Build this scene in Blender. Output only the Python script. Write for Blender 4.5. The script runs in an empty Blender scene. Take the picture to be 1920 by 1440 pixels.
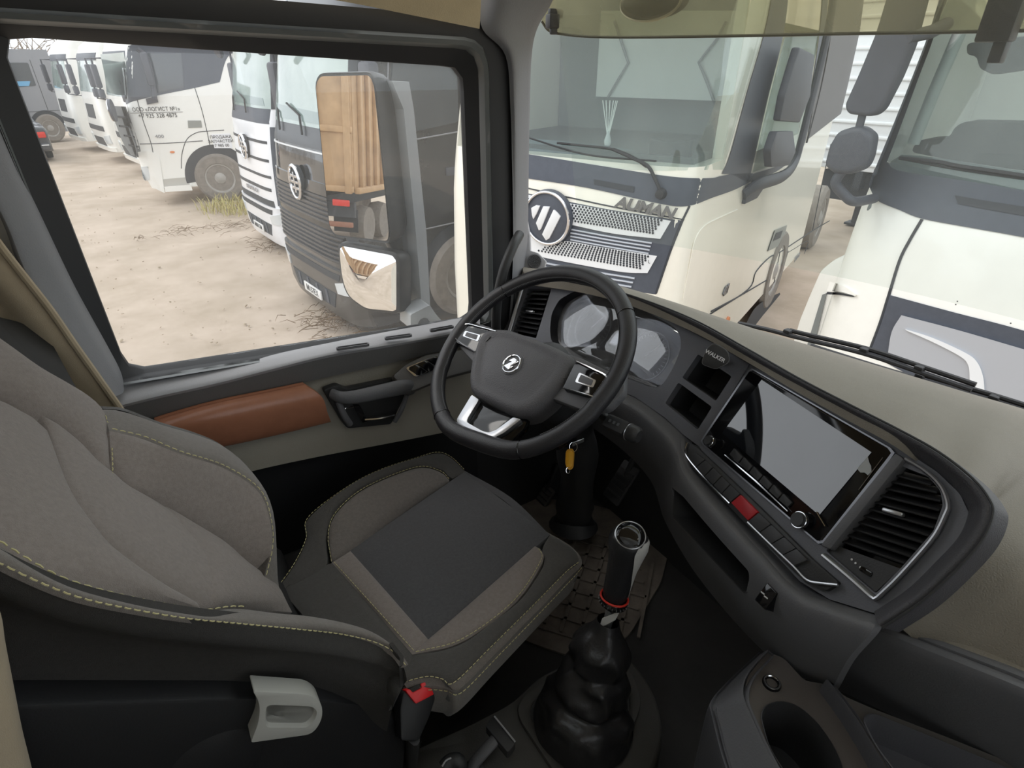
import bpy, bmesh, math, random
from mathutils import Vector as V, Matrix, geometry
random.seed(7)
S = bpy.context.scene
COL = S.collection
PI = math.pi
# ------------------------------------------------------------------ camera, sky, sun, exposure
# world: X = forward axis of the truck we sit in, Y = its left (driver's door), Z = up, ground at z = 0, metres
HEAD, PITCH, FPX = math.radians(57.0), math.radians(29.5), 1060.0
EYE = V((0, 0, 2.80))
FW = V((math.cos(HEAD)*math.cos(PITCH), math.sin(HEAD)*math.cos(PITCH), -math.sin(PITCH)))
RT = V((math.sin(HEAD), -math.cos(HEAD), 0))
UP = RT.cross(FW)
cam = bpy.data.cameras.new('camera')
cam.sensor_fit = 'HORIZONTAL'; cam.sensor_width = 36.0; cam.lens = 36.0*FPX/1920; cam.clip_start = 0.02; cam.clip_end = 500
co = bpy.data.objects.new('camera', cam); COL.objects.link(co)
co.matrix_world = Matrix((RT, UP, -FW)).transposed().to_4x4(); co.location = EYE
S.camera = co
W = bpy.data.worlds.new('overcast_sky'); S.world = W; W.use_nodes = True
nt = W.node_tree; nt.nodes.clear()
wo = nt.nodes.new('ShaderNodeOutputWorld'); bg = nt.nodes.new('ShaderNodeBackground')
tc = nt.nodes.new('ShaderNodeTexCoord'); sp = nt.nodes.new('ShaderNodeSeparateXYZ'); cr_ = nt.nodes.new('ShaderNodeValToRGB')
nz = nt.nodes.new('ShaderNodeTexNoise'); nz.inputs['Scale'].default_value = 2.2; nz.inputs['Detail'].default_value = 5
mx = nt.nodes.new('ShaderNodeMixRGB'); mx.blend_type = 'MULTIPLY'; mx.inputs[0].default_value = 0.18
cr_.color_ramp.elements[0].position = 0.0; cr_.color_ramp.elements[0].color = (0.89, 0.945, 1.0, 1)
cr_.color_ramp.elements[1].position = 1.0; cr_.color_ramp.elements[1].color = (0.95, 0.98, 1.0, 1)
L_ = nt.links.new
L_(tc.outputs['Generated'], sp.inputs[0]); L_(sp.outputs['Z'], cr_.inputs[0]); L_(tc.outputs['Generated'], nz.inputs['Vector'])
L_(cr_.outputs[0], mx.inputs[1]); L_(nz.outputs['Fac'], mx.inputs[2]); L_(mx.outputs[0], bg.inputs[0]); L_(bg.outputs[0], wo.inputs[0])
bg.inputs[1].default_value = 1.95
sun = bpy.data.lights.new('soft_sun', 'SUN'); sun.energy = 1.0; sun.angle = math.radians(25); sun.color = (1.0, 0.96, 0.9)
so = bpy.data.objects.new('soft_sun', sun); COL.objects.link(so)
so.rotation_euler = V((0.55, -0.45, -0.75)).to_track_quat('-Z', 'Y').to_euler()
vs = S.view_settings
S.display_settings.display_device = 'sRGB'
vs.view_transform = 'Standard'; vs.look = 'None'; vs.exposure = 0.0; vs.gamma = 1.0; vs.use_curve_mapping = False
S.cycles.max_bounces = 10; S.cycles.transparent_max_bounces = 16; S.cycles.diffuse_bounces = 5; S.cycles.glossy_bounces = 4

# ------------------------------------------------------------------ survey helpers: sight line met with a real plane
def ray(x, y): return (FW*FPX + RT*(x-960) - UP*(y-720)).normalized()
def pl(x, y, n, c):
    d = ray(x, y); return EYE + d*((c - n.dot(EYE))/n.dot(d))
def pX(x, y, c): return pl(x, y, V((1, 0, 0)), c)
def pY(x, y, c): return pl(x, y, V((0, 1, 0)), c)
def pZ(x, y, c): return pl(x, y, V((0, 0, 1)), c)

# ------------------------------------------------------------------ materials
def lin(c):
    if isinstance(c, str): c = tuple(int(c[i:i+2], 16)/255 for i in (0, 2, 4))
    return tuple(((v/12.92) if v <= 0.04045 else ((v+0.055)/1.055)**2.4) for v in c)
MATS = {}
def mat(name, col, rough=0.5, metal=0.0, var=0.0, vscale=8.0, bump=0.0, bscale=200.0, spec=0.5, col2=None, coat=0.0, sheen=0.0, emit=None, wave=0.0):
    if name in MATS: return MATS[name]
    m = bpy.data.materials.new(name); m.use_nodes = True; t = m.node_tree; b = t.nodes['Principled BSDF']
    c = lin(col); b.inputs['Base Color'].default_value = (*c, 1); b.inputs['Roughness'].default_value = rough
    b.inputs['Metallic'].default_value = metal; b.inputs['Specular IOR Level'].default_value = spec
    b.inputs['Coat Weight'].default_value = coat; b.inputs['Sheen Weight'].default_value = sheen
    tcn = t.nodes.new('ShaderNodeTexCoord')
    n = t.nodes.new('ShaderNodeTexNoise'); n.inputs['Scale'].default_value = vscale; n.inputs['Detail'].default_value = 6; n.inputs['Roughness'].default_value = 0.65
    t.links.new(tcn.outputs['Object'], n.inputs['Vector'])
    r = t.nodes.new('ShaderNodeValToRGB'); c2 = lin(col2) if col2 else tuple(x*(1-var) for x in c)
    r.color_ramp.elements[0].color = (*c2, 1); r.color_ramp.elements[1].color = (*c, 1)
    r.color_ramp.elements[0].position = 0.36; r.color_ramp.elements[1].position = 0.64
    t.links.new(n.outputs['Fac'], r.inputs[0]); t.links.new(r.outputs[0], b.inputs['Base Color'])
    if bump:
        n2 = t.nodes.new('ShaderNodeTexNoise'); n2.inputs['Scale'].default_value = bscale; n2.inputs['Detail'].default_value = 3
        t.links.new(tcn.outputs['Object'], n2.inputs['Vector'])
        bp = t.nodes.new('ShaderNodeBump'); bp.inputs['Strength'].default_value = bump; bp.inputs['Distance'].default_value = 0.002
        t.links.new(n2.outputs['Fac'], bp.inputs['Height']); t.links.new(bp.outputs[0], b.inputs['Normal'])
    if emit: b.inputs['Emission Color'].default_value = (*lin(emit), 1); b.inputs['Emission Strength'].default_value = 1
    MATS[name] = m; return m
def glass(name, tint=(1, 1, 1), refl=0.08, dirt=0.0, rough=0.0, dscale=6.0, dcol=(0.8, 0.8, 0.78), streak=False):
    """thin pane: clear body with a mirror-like sheen, and a film of dust that is thicker in places"""
    m = bpy.data.materials.new(name); m.use_nodes = True; t = m.node_tree; t.nodes.clear(); N = t.nodes.new; L = t.links.new
    o = N('ShaderNodeOutputMaterial'); tr = N('ShaderNodeBsdfTransparent'); tr.inputs[0].default_value = (*tint, 1)
    gl = N('ShaderNodeBsdfGlossy'); gl.inputs['Roughness'].default_value = rough
    lw = N('ShaderNodeLayerWeight'); lw.inputs['Blend'].default_value = 0.35
    mr = N('ShaderNodeMapRange'); mr.inputs['To Min'].default_value = refl*0.5; mr.inputs['To Max'].default_value = min(1, refl*4)
    L(lw.outputs['Fresnel'], mr.inputs['Value'])
    a = N('ShaderNodeMixShader'); L(mr.outputs[0], a.inputs[0]); L(tr.outputs[0], a.inputs[1]); L(gl.outputs[0], a.inputs[2])
    out = a
    if dirt > 0:
        tcn = N('ShaderNodeTexCoord'); n = N('ShaderNodeTexNoise'); n.inputs['Scale'].default_value = dscale; n.inputs['Detail'].default_value = 7
        mp = N('ShaderNodeMapping'); mp.inputs['Scale'].default_value = (1, 1, 0.25 if streak else 1)
        L(tcn.outputs['Object'], mp.inputs[0]); L(mp.outputs[0], n.inputs['Vector'])
        m2 = N('ShaderNodeMapRange'); m2.inputs['From Min'].default_value = 0.3; m2.inputs['From Max'].default_value = 0.75
        m2.inputs['To Min'].default_value = dirt*0.5; m2.inputs['To Max'].default_value = dirt*1.5
        L(n.outputs['Fac'], m2.inputs['Value'])
        tl = N('ShaderNodeBsdfTranslucent'); tl.inputs[0].default_value = (*dcol, 1)
        df = N('ShaderNodeBsdfDiffuse'); df.inputs[0].default_value = (*dcol, 1)
        dm = N('ShaderNodeMixShader'); dm.inputs[0].default_value = 0.4; L(df.outputs[0], dm.inputs[2]); L(tl.outputs[0], dm.inputs[1])
        b = N('ShaderNodeMixShader'); L(m2.outputs[0], b.inputs[0]); L(a.outputs[0], b.inputs[1]); L(dm.outputs[0], b.inputs[2]); out = b
    L(out.outputs[0], o.inputs[0]); MATS[name] = m; return m

# ------------------------------------------------------------------ object helpers
ORG = {}
def root(name, loc=(0, 0, 0), label=None, cat=None, group=None, kind=None, rz=0.0, local=False):
    o = bpy.data.objects.new(name, None); COL.objects.link(o); o.empty_display_size = 0.1
    o.location = loc; o.rotation_euler = (0, 0, rz)
    ORG[o] = V((0, 0, 0)) if local else V(loc)
    tag(o, label, cat, group, kind); return o
def tag(o, label=None, cat=None, group=None, kind=None):
    if label: o['label'] = label
    if cat: o['category'] = cat
    if group: o['group'] = group
    if kind: o['kind'] = kind
    return o
def fin(name, bm, m, parent=None, ang=40, label=None, kind=None, smooth=True):
    """one mesh object out of a bmesh given in world coordinates (or in the parent's own, for parents marked local)"""
    bmesh.ops.remove_doubles(bm, verts=bm.verts, dist=1e-5)
    bmesh.ops.recalc_face_normals(bm, faces=bm.faces)
    off = ORG.get(parent, V((0, 0, 0))) if parent else V((0, 0, 0))
    if parent is None and len(bm.verts):
        off = sum((v.co for v in bm.verts), V())/len(bm.verts); off.z = min(v.co.z for v in bm.verts)
    for v in bm.verts: v.co -= off
    me = bpy.data.meshes.new(name); bm.to_mesh(me); bm.free()
    if smooth:
        me.shade_smooth(); me.set_sharp_from_angle(angle=math.radians(ang))
    if isinstance(m, (list, tuple)):
        for q in m: me.materials.append(q)
    else: me.materials.append(m)
    o = bpy.data.objects.new(name, me); COL.objects.link(o)
    if parent: o.parent = parent; ORG[o] = off
    else: o.location = off
    if label: o['label'] = label
    if kind: o['kind'] = kind
    return o
def bev(bm, r, seg=2, ang=30):
    if r <= 0: return
    bm.normal_update()
    es = [e for e in bm.edges if len(e.link_faces) == 2 and e.calc_face_angle(0) > math.radians(ang)]
    if es: bmesh.ops.bevel(bm, geom=es, offset=r, segments=seg, profile=0.5, affect='EDGES', clamp_overlap=True)
def cr(pts, n=8, closed=False):
    """Catmull-Rom through the points"""
    P = [V(p) for p in pts]; k = len(P); out = []
    for i in range(k if closed else k-1):
        p0 = P[(i-1) % k] if closed or i > 0 else P[0]*2-P[1]
        p1, p2 = P[i], P[(i+1) % k]
        p3 = P[(i+2) % k] if closed or i+2 < k else P[-1]*2-P[-2]
        for j in range(n):
            t = j/n
            out.append(0.5*((2*p1)+(p2-p0)*t+(2*p0-5*p1+4*p2-p3)*t*t+(3*p1-p0-3*p2+p3)*t**3))
    if not closed: out.append(P[-1].copy())
    return out
def resamp(pts, n, closed=False):
    P = [V(p) for p in pts]
    if closed: P = P+[P[0]]
    d = [0]
    for a, b in zip(P, P[1:]): d.append(d[-1]+(b-a).length)
    out = []; j = 0; m = n if closed else n-1
    for i in range(n):
        s = d[-1]*i/m
        while j < len(P)-2 and d[j+1] < s: j += 1
        L = d[j+1]-d[j]
        out.append(P[j].lerp(P[j+1], 0 if L < 1e-9 else min(1, max(0, (s-d[j])/L))))
    return out
def rnd(pts, r, seg=5):
    """closed polygon with rounded corners; r a number or one per corner"""
    P = [V(p) for p in pts]; k = len(P); out = []
    for i in range(k):
        a, b, c = P[i-1], P[i], P[(i+1) % k]; rr = r[i] if isinstance(r, (list, tuple)) else r
        rr = min(rr, 0.48*(a-b).length, 0.48*(c-b).length)
        if rr <= 1e-6: out.append(b); continue
        s, e = b+(a-b).normalized()*rr, b+(c-b).normalized()*rr
        for j in range(seg+1):
            t = j/seg; out.append(s*(1-t)**2+b*2*t*(1-t)+e*t*t)
    return out
def nrm(pts):
    n = V()
    for a, b in zip(pts, pts[1:]+pts[:1]): n += a.cross(b)
    return n.normalized()
def add_plate(bm, outer, holes, n, thick):
    """slab with holes: front face at the given loops, back face pushed along -n"""
    loops = [[V(p) for p in outer]]+[[V(p) for p in h] for h in holes]
    flat = [p for l in loops for p in l]
    tris = geometry.tessellate_polygon(loops)
    f = [bm.verts.new(p) for p in flat]; b = [bm.verts.new(p-n*thick) for p in flat]
    for t in tris:
        try: bm.faces.new([f[i] for i in t]); bm.faces.new([b[i] for i in reversed(t)])
        except ValueError: pass
    s = 0
    for l in loops:
        k = len(l)
        for i in range(k):
            j = (i+1) % k
            try: bm.faces.new([f[s+i], f[s+j], b[s+j], b[s+i]])
            except ValueError: pass
        s += k
def plate(name, outer, n, thick, m, parent=None, holes=(), bevel=0.0, seg=2, **kw):
    bm = bmesh.new(); n = V(n).normalized()
    if holes: add_plate(bm, outer, holes, n, thick)
    else:
        P = [V(p) for p in outer]; f = [bm.verts.new(p) for p in P]; b = [bm.verts.new(p-n*thick) for p in P]; k = len(P)
        bm.faces.new(f); bm.faces.new(b[::-1])
        for i in range(k): bm.faces.new([f[i], b[i], b[(i+1) % k], f[(i+1) % k]])
        bmesh.ops.recalc_face_normals(bm, faces=bm.faces)
        bev(bm, bevel, seg)
    return fin(name, bm, m, parent, **kw)
def add_ring(bm, A, B, n, thick):
    """band between two loops of equal count (A outer, B inner), with depth"""
    k = len(A); n = V(n)
    a = [bm.verts.new(p) for p in A]; b = [bm.verts.new(p) for p in B]
    c = [bm.verts.new(V(p)-n*thick) for p in B]; d = [bm.verts.new(V(p)-n*thick) for p in A]
    for i in range(k):
        j = (i+1) % k
        for q, w in ((a, b), (b, c), (c, d), (d, a)): bm.faces.new([q[i], q[j], w[j], w[i]])
def ringp(name, A, B, n, thick, m, parent=None, count=96, bevel=0.0, **kw):
    bm = bmesh.new(); add_ring(bm, resamp(A, count, True), resamp(B, count, True), V(n).normalized(), thick)
    bmesh.ops.recalc_face_normals(bm, faces=bm.faces); bev(bm, bevel, 2, 50)
    return fin(name, bm, m, parent, **kw)
def add_box(bm, c, size, ax=None, r=0.0, seg=2):
    c = V(c); ax = ax or (V((1, 0, 0)), V((0, 1, 0)), V((0, 0, 1)))
    t = bmesh.new(); vs = {}
    for i in (-1, 1):
        for j in (-1, 1):
            for k in (-1, 1): vs[i, j, k] = t.verts.new(c+ax[0]*(i*size[0]/2)+ax[1]*(j*size[1]/2)+ax[2]*(k*size[2]/2))
    for q in (((-1,-1,-1),(-1,1,-1),(1,1,-1),(1,-1,-1)), ((-1,-1,1),(1,-1,1),(1,1,1),(-1,1,1)), ((-1,-1,-1),(1,-1,-1),(1,-1,1),(-1,-1,1)),
              ((-1,1,-1),(-1,1,1),(1,1,1),(1,1,-1)), ((-1,-1,-1),(-1,-1,1),(-1,1,1),(-1,1,-1)), ((1,-1,-1),(1,1,-1),(1,1,1),(1,-1,1))):
        t.faces.new([vs[w] for w in q])
    bmesh.ops.recalc_face_normals(t, faces=t.faces); bev(t, r, seg)
    mrg(bm, t)
def mrg(bm, t):
    mp = {v: bm.verts.new(v.co) for v in t.verts}
    for f in t.faces:
        try: bm.faces.new([mp[v] for v in f.verts])
        except ValueError: pass
    t.free()
def box(name, c, size, m, parent=None, ax=None, r=0.0, **kw):
    bm = bmesh.new(); add_box(bm, c, size, ax, r); return fin(name, bm, m, parent, **kw)
def add_tube(bm, pts, r, seg=8, closed=False, caps=True, flat=1.0, up=None):
    P = [V(p) for p in pts]; k = len(P); rs = r if isinstance(r, (list, tuple)) else [r]*k
    T = []
    for i in range(k):
        a = P[i-1] if closed or i else P[0]; b = P[(i+1) % k] if closed or i < k-1 else P[-1]
        T.append((b-a).normalized() if (b-a).length > 1e-9 else V((0, 0, 1)))
    u = V(up) if up else T[0].orthogonal()
    rings = []
    for i in range(k):
        u = (V(up) if up else u); u = (u-T[i]*u.dot(T[i])); u = u.normalized() if u.length > 1e-6 else T[i].orthogonal().normalized()
        w = T[i].cross(u)
        rings.append([bm.verts.new(P[i]+u*(math.cos(2*PI*j/seg)*rs[i]*flat)+w*(math.sin(2*PI*j/seg)*rs[i])) for j in range(seg)])
    for i in range(k if closed else k-1):
        A, B = rings[i], rings[(i+1) % k]
        for j in range(seg): bm.faces.new([A[j], A[(j+1) % seg], B[(j+1) % seg], B[j]])
    if caps and not closed: bm.faces.new(rings[0][::-1]); bm.faces.new(rings[-1])
def tube(name, pts, r, m, parent=None, seg=10, closed=False, flat=1.0, up=None, **kw):
    bm = bmesh.new(); add_tube(bm, pts, r, seg, closed, True, flat, up); return fin(name, bm, m, parent, **kw)
def add_lathe(bm, prof, o, ax, seg=24, closed_ends=True, sx=1.0, u=None):
    o, ax = V(o), V(ax).normalized(); u = V(u).normalized() if u else ax.orthogonal().normalized(); w = ax.cross(u); R = []
    for r, h in prof: R.append([bm.verts.new(o+ax*h+u*(r*sx*math.cos(2*PI*j/seg))+w*(r*math.sin(2*PI*j/seg))) for j in range(seg)])
    for A, B in zip(R, R[1:]):
        for j in range(seg): bm.faces.new([A[j], A[(j+1) % seg], B[(j+1) % seg], B[j]])
    if closed_ends: bm.faces.new(R[0][::-1]); bm.faces.new(R[-1])
def lathe(name, prof, o, ax, m, parent=None, seg=24, sx=1.0, u=None, **kw):
    bm = bmesh.new(); add_lathe(bm, prof, o, ax, seg, True, sx, u); return fin(name, bm, m, parent, **kw)
def add_grid(bm, G, n=None, thick=0.0):
    """surface through a grid of points; with thick > 0 a closed shell pushed back along -n"""
    a = [[bm.verts.new(p) for p in row] for row in G]; R, Cn = len(a), len(a[0])
    for i in range(R-1):
        for j in range(Cn-1): bm.faces.new([a[i][j], a[i][j+1], a[i+1][j+1], a[i+1][j]])
    if thick > 0:
        n = V(n).normalized(); b = [[bm.verts.new(V(p)-n*thick) for p in row] for row in G]
        for i in range(R-1):
            for j in range(Cn-1): bm.faces.new([b[i][j], b[i+1][j], b[i+1][j+1], b[i][j+1]])
        edge = [(0, j) for j in range(Cn)]+[(i, Cn-1) for i in range(1, R)]+[(R-1, j) for j in range(Cn-2, -1, -1)]+[(i, 0) for i in range(R-2, 0, -1)]
        for (i, j), (p, q) in zip(edge, edge[1:]+edge[:1]): bm.faces.new([a[i][j], b[i][j], b[p][q], a[p][q]])
def patch(rows, nu=6, nv=6):
    """smooth net through rows of control points"""
    k = max(len(r) for r in rows)
    rr = [cr(r, nu) for r in rows]; n = max(len(r) for r in rr); rr = [resamp(r, n) if len(r) != n else r for r in rr]
    cols = [cr([r[j] for r in rr], nv) if len(rr) > 2 else [rr[0][j].lerp(rr[1][j], t/nv) for t in range(nv+1)] for j in range(n)]
    return [[cols[j][i] for j in range(n)] for i in range(len(cols[0]))]
def skin(name, rows, m, parent=None, n=(0, 0, 1), thick=0.004, nu=6, nv=6, **kw):
    bm = bmesh.new(); add_grid(bm, patch(rows, nu, nv), n, thick); return fin(name, bm, m, parent, **kw)
def puff(A, B, n, h, na=24, nb=10, smooth=True, p=0.45):
    """padded panel between two seam lines, swelling by h along n between its seams"""
    A = resamp(cr(A, 8) if smooth else A, na); B = resamp(cr(B, 8) if smooth else B, na); n = V(n); G = []
    for i in range(nb+1):
        t = i/nb; row = []
        for j in range(na):
            s = j/(na-1); w = (max(0, math.sin(PI*t))*max(0, math.sin(PI*s)))**p
            row.append(A[j].lerp(B[j], t)+n*(h*w))
        G.append(row)
    return G
def pad(name, A, B, n, h, m, parent, thick=0.02, na=24, nb=10, smooth=True, p=0.45, **kw):
    bm = bmesh.new(); add_grid(bm, puff(A, B, n, h, na, nb, smooth, p), n, thick); return fin(name, bm, m, parent, **kw)
def stitch(name, pts, n, m, parent, step=0.008, r=0.0008, lift=0.001):
    P = [V(p) for p in pts]; L = sum((b-a).length for a, b in zip(P, P[1:])); k = max(2, int(L/step)); Q = resamp(P, k*3); bm = bmesh.new()
    for i in range(0, len(Q)-2, 3): add_tube(bm, [Q[i]+V(n)*lift, Q[i+1]+V(n)*(lift+r), Q[i+2]+V(n)*lift], r, 4)
    return fin(name, bm, m, parent, kind='stuff')
def text(name, s, o, xd, yd, size, m, parent=None, ext=0.001, align='CENTER', shear=0.0, bold=0.0, xs=1.0, **kw):
    cu = bpy.data.curves.new(name, 'FONT'); cu.body = s; cu.size = size; cu.extrude = ext; cu.align_x = align; cu.align_y = 'CENTER'; cu.shear = shear; cu.offset = bold; cu.resolution_u = 3
    t = bpy.data.objects.new(name, cu); COL.objects.link(t)
    me = bpy.data.meshes.new_from_object(t.evaluated_get(bpy.context.evaluated_depsgraph_get())); bpy.data.objects.remove(t)
    xd, yd = V(xd).normalized(), V(yd).normalized(); zd = xd.cross(yd)
    bm = bmesh.new(); bm.from_mesh(me); bpy.data.meshes.remove(me)
    for v in bm.verts: v.co = V(o)+xd*(v.co.x*xs)+yd*v.co.y+zd*v.co.z
    return fin(name, bm, m, parent, smooth=False, **kw)
# ------------------------------------------------------------------ palette
PL_DK = mat('plastic_dark', '68686b', .55, bump=.25, bscale=420, var=.06)
PL_BLK = mat('plastic_black', '363637', .5, bump=.2, bscale=420, var=.08)
PL_GLOSS = mat('gloss_black', '101012', .08, spec=.6)
PL_DOOR = mat('plastic_door_dark', '6e6c6b', .55, bump=.3, bscale=380, var=.05)
PL_MID = mat('plastic_door_grey', 'a09a8e', .6, bump=.3, bscale=380, var=.05)
PL_LT = mat('plastic_ledge_grey', 'adacaf', .5, bump=.2, bscale=380, var=.04)
PL_PIL = mat('plastic_pillar_grey', '858588', .6, bump=.25, bscale=380, var=.05)
RUB = mat('rubber_black', '2b2b2d', .6, var=.1)
CHROME = mat('chrome', 'dcdde0', .12, metal=1.0)
SATIN = mat('satin_silver', 'c4c5c8', .3, metal=.85)
BROWN = mat('brown_trim', 'b1775c', .27, var=.08, vscale=30, bump=.08, bscale=300)
BEIGE = mat('beige_lining', 'c6b697', .85, var=.08, vscale=20, bump=.3, bscale=500)
CURT = mat('curtain_cloth', 'b5a48a', .9, var=.1, vscale=12, bump=.35, bscale=700, sheen=.2)
DASHTOP = mat('dash_skin', '8d867a', .62, var=.08, vscale=5, bump=.5, bscale=520)
DASH = mat('dash_face', '67686e', .5, var=.05, bump=.2, bscale=480)
FLOORM = mat('floor_rubber', '353331', .75, var=.3, vscale=6, bump=.4, bscale=120)
WHITE_PAINT = mat('own_white_paint', 'e8e8e4', .3, coat=.4, var=.03)
X1, Y1, Z1 = V((1, 0, 0)), V((0, 1, 0)), V((0, 0, 1))
def boolcut(o, cut):
    md = o.modifiers.new('cut', 'BOOLEAN'); md.object = cut; md.solver = 'EXACT'; md.operation = 'DIFFERENCE'
    bpy.context.view_layer.update()
    me = bpy.data.meshes.new_from_object(o.evaluated_get(bpy.context.evaluated_depsgraph_get()))
    o.modifiers.remove(md); old = o.data; o.data = me; bpy.data.meshes.remove(old); bpy.data.objects.remove(cut)
    me.shade_smooth(); me.set_sharp_from_angle(angle=math.radians(35))
# windscreen surface: bowed forward in the middle, raked back upwards
def wx(y, z): return 1.265 - 0.28*(abs(y-0.25)/0.95)**1.8 - 0.20*(z-2.47)
def pW(x, y, off=0.0):
    d = ray(x, y); t = 0.9
    for _ in range(40):
        p = EYE+d*t; t += (wx(p.y, p.z)+off-p.x)/(d.x+0.2*abs(d.z)+0.55*abs(d.y)) * 0.8
    return EYE+d*t
# ------------------------------------------------------------------ setting: ground
def ground():
    bm = bmesh.new(); n = 120; rnd_ = random.Random(3)
    from mathutils import noise
    G = []
    for i in range(n+1):
        row = []
        for j in range(n+1):
            u, v = i/n*2-1, j/n*2-1
            x = 4+math.copysign(abs(u)**2.2, u)*70; y = 10+math.copysign(abs(v)**2.2, v)*80
            z = 0.05*noise.noise(V((x*.5, y*.5, 0)))+0.025*noise.noise(V((x*1.9, y*1.9, 3)))-0.03
            row.append(V((x, y, z)))
        G.append(row)
    add_grid(bm, G)
    m = mat('sandy_ground', 'c0b0a0', .95, vscale=.9, col2='a99a88', bump=.6, bscale=14)
    fin('ground', bm, m, None, ang=180, kind='structure', label='pale trampled sandy ground of the lorry yard')
ground()
# ------------------------------------------------------------------ setting: cab shell of the truck we sit in
SH = mat('shell_lining', 'd6d2c8', .85, var=.05)
fl = box('floor', (0.2, .25, 1.42), (2.6, 2.1, .06), FLOORM, None, kind='structure')
def shell():
    # outer skin in white paint, inner lining grey: rear wall, right wall with its window, front wall under the dash
    tag(box('wall_rear', (-1.15, .25, 2.35), (.06, 2.1, 1.9), SH, None), kind='structure')
    o = [V((-1.15, -.8, 1.45)), V((1.0, -.8, 1.45)), V((1.0, -.8, 2.45)), V((.78, -.8, 3.25)), V((-1.15, -.8, 3.25))]
    h = [V((-.12, -.8, 2.24)), V((.66, -.8, 2.20)), V((.62, -.8, 2.84)), V((-.12, -.8, 2.86))]
    bm = bmesh.new(); add_plate(bm, o, [rnd(h, .05)], V((0, 1, 0)), .05)
    tag(fin('wall_right', bm, SH), kind='structure')
    plate('window_3', rnd(h, .05), (0, 1, 0), .004, glass('side_glass_right', refl=.06, dirt=.04), None, kind='structure')
    tag(box('wall_front', (1.12, .25, 1.76), (.05, 2.1, .68), PL_BLK, None), kind='structure')
    tag(box('wall_left', (-.62, 1.30, 2.3), (.9, .06, 1.75), SH, None), kind='structure')
    # headliner: side strip above the door, then the roof
    e = [pY(200, -60, 1.22), pY(420, -28, 1.22), pY(627, 0, 1.22), pY(760, 26, 1.22), pY(899, 54, 1.22)]
    r1 = [V((p.x, 1.19, p.z+.10)) for p in e]; r2 = [V((p.x, 1.05, 3.17)) for p in e]; r3 = [V((p.x, .2, 3.22)) for p in e]; r4 = [V((p.x, -.78, 3.2)) for p in e]
    back = [[V((-1.15, r[0].y, max(r[0].z, 2.7)))]+r for r in (e, r1, r2, r3, r4)]
    ce = skin('ceiling', back, BEIGE, None, n=(0, 0, -1), thick=.03, kind='structure', label='beige fabric headliner above the driver\'s door')
    bm = bmesh.new(); add_box(bm, (0, .2, 3.2), (.62, .70, .4)); cut = fin('cutter', bm, BEIGE, smooth=False); bpy.context.view_layer.update(); boolcut(ce, cut)  # roof opening with pane and frame, added to brighten the cab with sky light
    wn = box('added_roof_pane', (0, .2, 3.26), (.64, .72, .006), glass('added_roof_glass', (.9, .92, .92), refl=.05, dirt=.06), None, kind='structure', label='unseen roof pane added to let more sky light into the cab')
    bm = bmesh.new(); add_ring(bm, [V((x*.35, .2+y*.39, 3.25)) for x, y in ((1, 1), (-1, 1), (-1, -1), (1, -1))], [V((x*.31, .2+y*.35, 3.25)) for x, y in ((1, 1), (-1, 1), (-1, -1), (1, -1))], Z1, .06); fin('added_pane_frame', bm, PL_DK, wn, smooth=False)
shell()
def header():
    ys = [-.78, -.4, 0, .4, .8, 1.1, 1.2]
    a = [V((1.265-.28*(abs(y-.25)/.95)**1.8-.2*.75-.01, y, 3.22)) for y in ys]; b = [V((.62, y, 3.16+.05*(y < .9))) for y in ys]
    skin('trim_4', [a, [p.lerp(q, .5)+V((0, 0, .02)) for p, q in zip(a, b)], b], BEIGE, None, n=(0, 0, -1), thick=.03, kind='structure', label='beige header lining above the windscreen')
header()
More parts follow.
